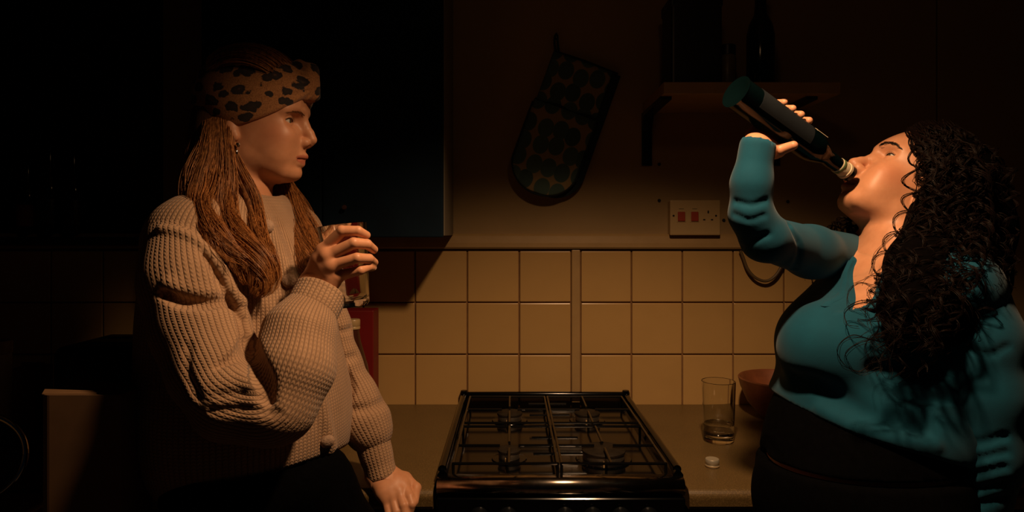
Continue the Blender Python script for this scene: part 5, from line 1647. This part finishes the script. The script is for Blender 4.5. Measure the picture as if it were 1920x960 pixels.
near = [[(1700, 246, -.655), (1738, 296, -.725), (1742, 380, -.745), (1712, 450, -.775), (1675, 530, -.835), (1632, 615, -.872), (1615, 690, -.875)],
        [(1714, 233, -.655), (1764, 300, -.745), (1766, 400, -.775), (1728, 500, -.815), (1680, 590, -.868), (1664, 660, -.885), (1668, 705, -.885)],
        [(1735, 226, -.655), (1795, 300, -.755), (1805, 400, -.790), (1785, 500, -.840), (1745, 590, -.882), (1720, 650, -.892), (1712, 700, -.892)],
        [(1770, 232, -.650), (1842, 310, -.725), (1855, 400, -.760), (1845, 490, -.830), (1815, 560, -.880), (1785, 610, -.895), (1765, 650, -.895)],
        [(1795, 246, -.640), (1862, 330, -.685), (1874, 420, -.705), (1876, 500, -.750), (1862, 560, -.800), (1850, 600, -.83), (1845, 630, -.85)]]
near = [np.array([list(P(*q)) for q in g]) for g in near]
far = [[(1650, 395, -.545), (1595, 412, -.54), (1550, 450, -.54), (1525, 510, -.575), (1508, 575, -.615)],
       [(1655, 400, -.545), (1605, 440, -.54), (1575, 490, -.56), (1552, 540, -.61), (1538, 590, -.64)],
       [(1660, 410, -.545), (1620, 460, -.55), (1598, 500, -.585), (1580, 540, -.63), (1572, 560, -.65)]]
far = [np.array([list(P(*q)) for q in g]) for g in far]
def ringlets(masters, count, per, rad=(.005, .014), pitch=(.028, .060), spread=.014, rstr=.00055, npt=110, short=(.72, 1.02), start=.0):
    out = []
    for _ in range(count):
        f = cr.uniform(0, len(masters) - 1.001); i = int(f); w = f - i
        G = masters[i] * (1 - w) + masters[i + 1] * w
        end = cr.uniform(*short)
        G = spline(G, 160); 
        L = np.concatenate([[0], np.cumsum(np.linalg.norm(np.diff(G, axis=0), axis=1))])
        tt = np.linspace(L[-1] * start, min(1, end) * L[-1], npt)
        G = np.stack([np.interp(tt, L, G[:, j]) for j in range(3)], 1)
        if end > 1: G = G + np.linspace(0, 1, npt)[:, None] ** 3 * np.array((0, 0, -.03 * (end - .9) * 4))
        T = np.gradient(G, axis=0); T /= np.linalg.norm(T, axis=1, keepdims=True)
        A = np.cross(T, (0.2, 1, 0.1)); A /= np.linalg.norm(A, axis=1, keepdims=True); B = np.cross(T, A)
        s_ = np.linspace(0, 1, npt)
        o0 = cr.normal(0, spread, 2); R = cr.uniform(*rad); pt = cr.uniform(*pitch); ph = cr.uniform(0, 6.28); sg = cr.choice([-1, 1])
        grow = np.clip(s_ * 3.2, 0.08, 1)
        an = sg * (2 * np.pi * tt / pt + .8 * np.sin(s_ * 7 + ph)) + ph
        wa1 = cr.normal(0, .006) * np.sin(s_ * cr.uniform(4, 9) + ph)
        for _k in range(per):
            dr = cr.normal(0, .0016); dp = cr.normal(0, .28)
            a_ = an + dp
            rr = (R + dr) * grow
            Q = G + A * (o0[0] * grow + rr * np.cos(a_) + wa1)[:, None] + B * (o0[1] * grow * .7 + rr * np.sin(a_) + wa1 * .5)[:, None]
            k = int(npt * cr.uniform(.9, 1.0))
            out.append((Q[:k], rstr, rstr * .6))
    return out
HB = ringlets(near, 120, 8) + ringlets(far, 34, 7, (.004, .009), (.022, .036), .010, npt=80)
HB += ringlets(near[:2], 10, 2, (.010, .016), (.045, .06), .022, short=(.8, 1.1))
HB += ringlets(near[3:], 16, 3, (.006, .010), (.03, .045), .014)
# loose tendrils beside the face and on the chest
for g in ([(1722, 330, -.745), (1708, 400, -.738), (1684, 450, -.745), (1672, 490, -.76), (1668, 520, -.775)], [(1714, 380, -.745), (1698, 420, -.742), (1660, 455, -.745), (1640, 480, -.75), (1632, 515, -.765)],
          [(1690, 520, -.80), (1650, 540, -.80), (1612, 530, -.775), (1590, 548, -.77), (1592, 575, -.785), (1620, 580, -.80)], [(1680, 560, -.85), (1620, 565, -.83), (1588, 580, -.81), (1585, 605, -.82), (1610, 615, -.84)],
          [(1650, 640, -.88), (1600, 630, -.88), (1572, 650, -.875), (1580, 685, -.875), (1615, 695, -.88), (1640, 670, -.89)], [(1660, 630, -.885), (1610, 645, -.885), (1586, 668, -.88), (1606, 700, -.88), (1650, 690, -.89)]):
    g_ = spline([P(*q) for q in g], 60)
    for _k in range(4):
        HB.append((g_ + cr.normal(0, .0012, 3) + .0018 * np.sin(np.linspace(0, 18, 60) + cr.uniform(0, 6))[:, None] * np.array((1, .3, .6)), .0005, .0003))
strands('hair', HB, M['hair_b'], wb)
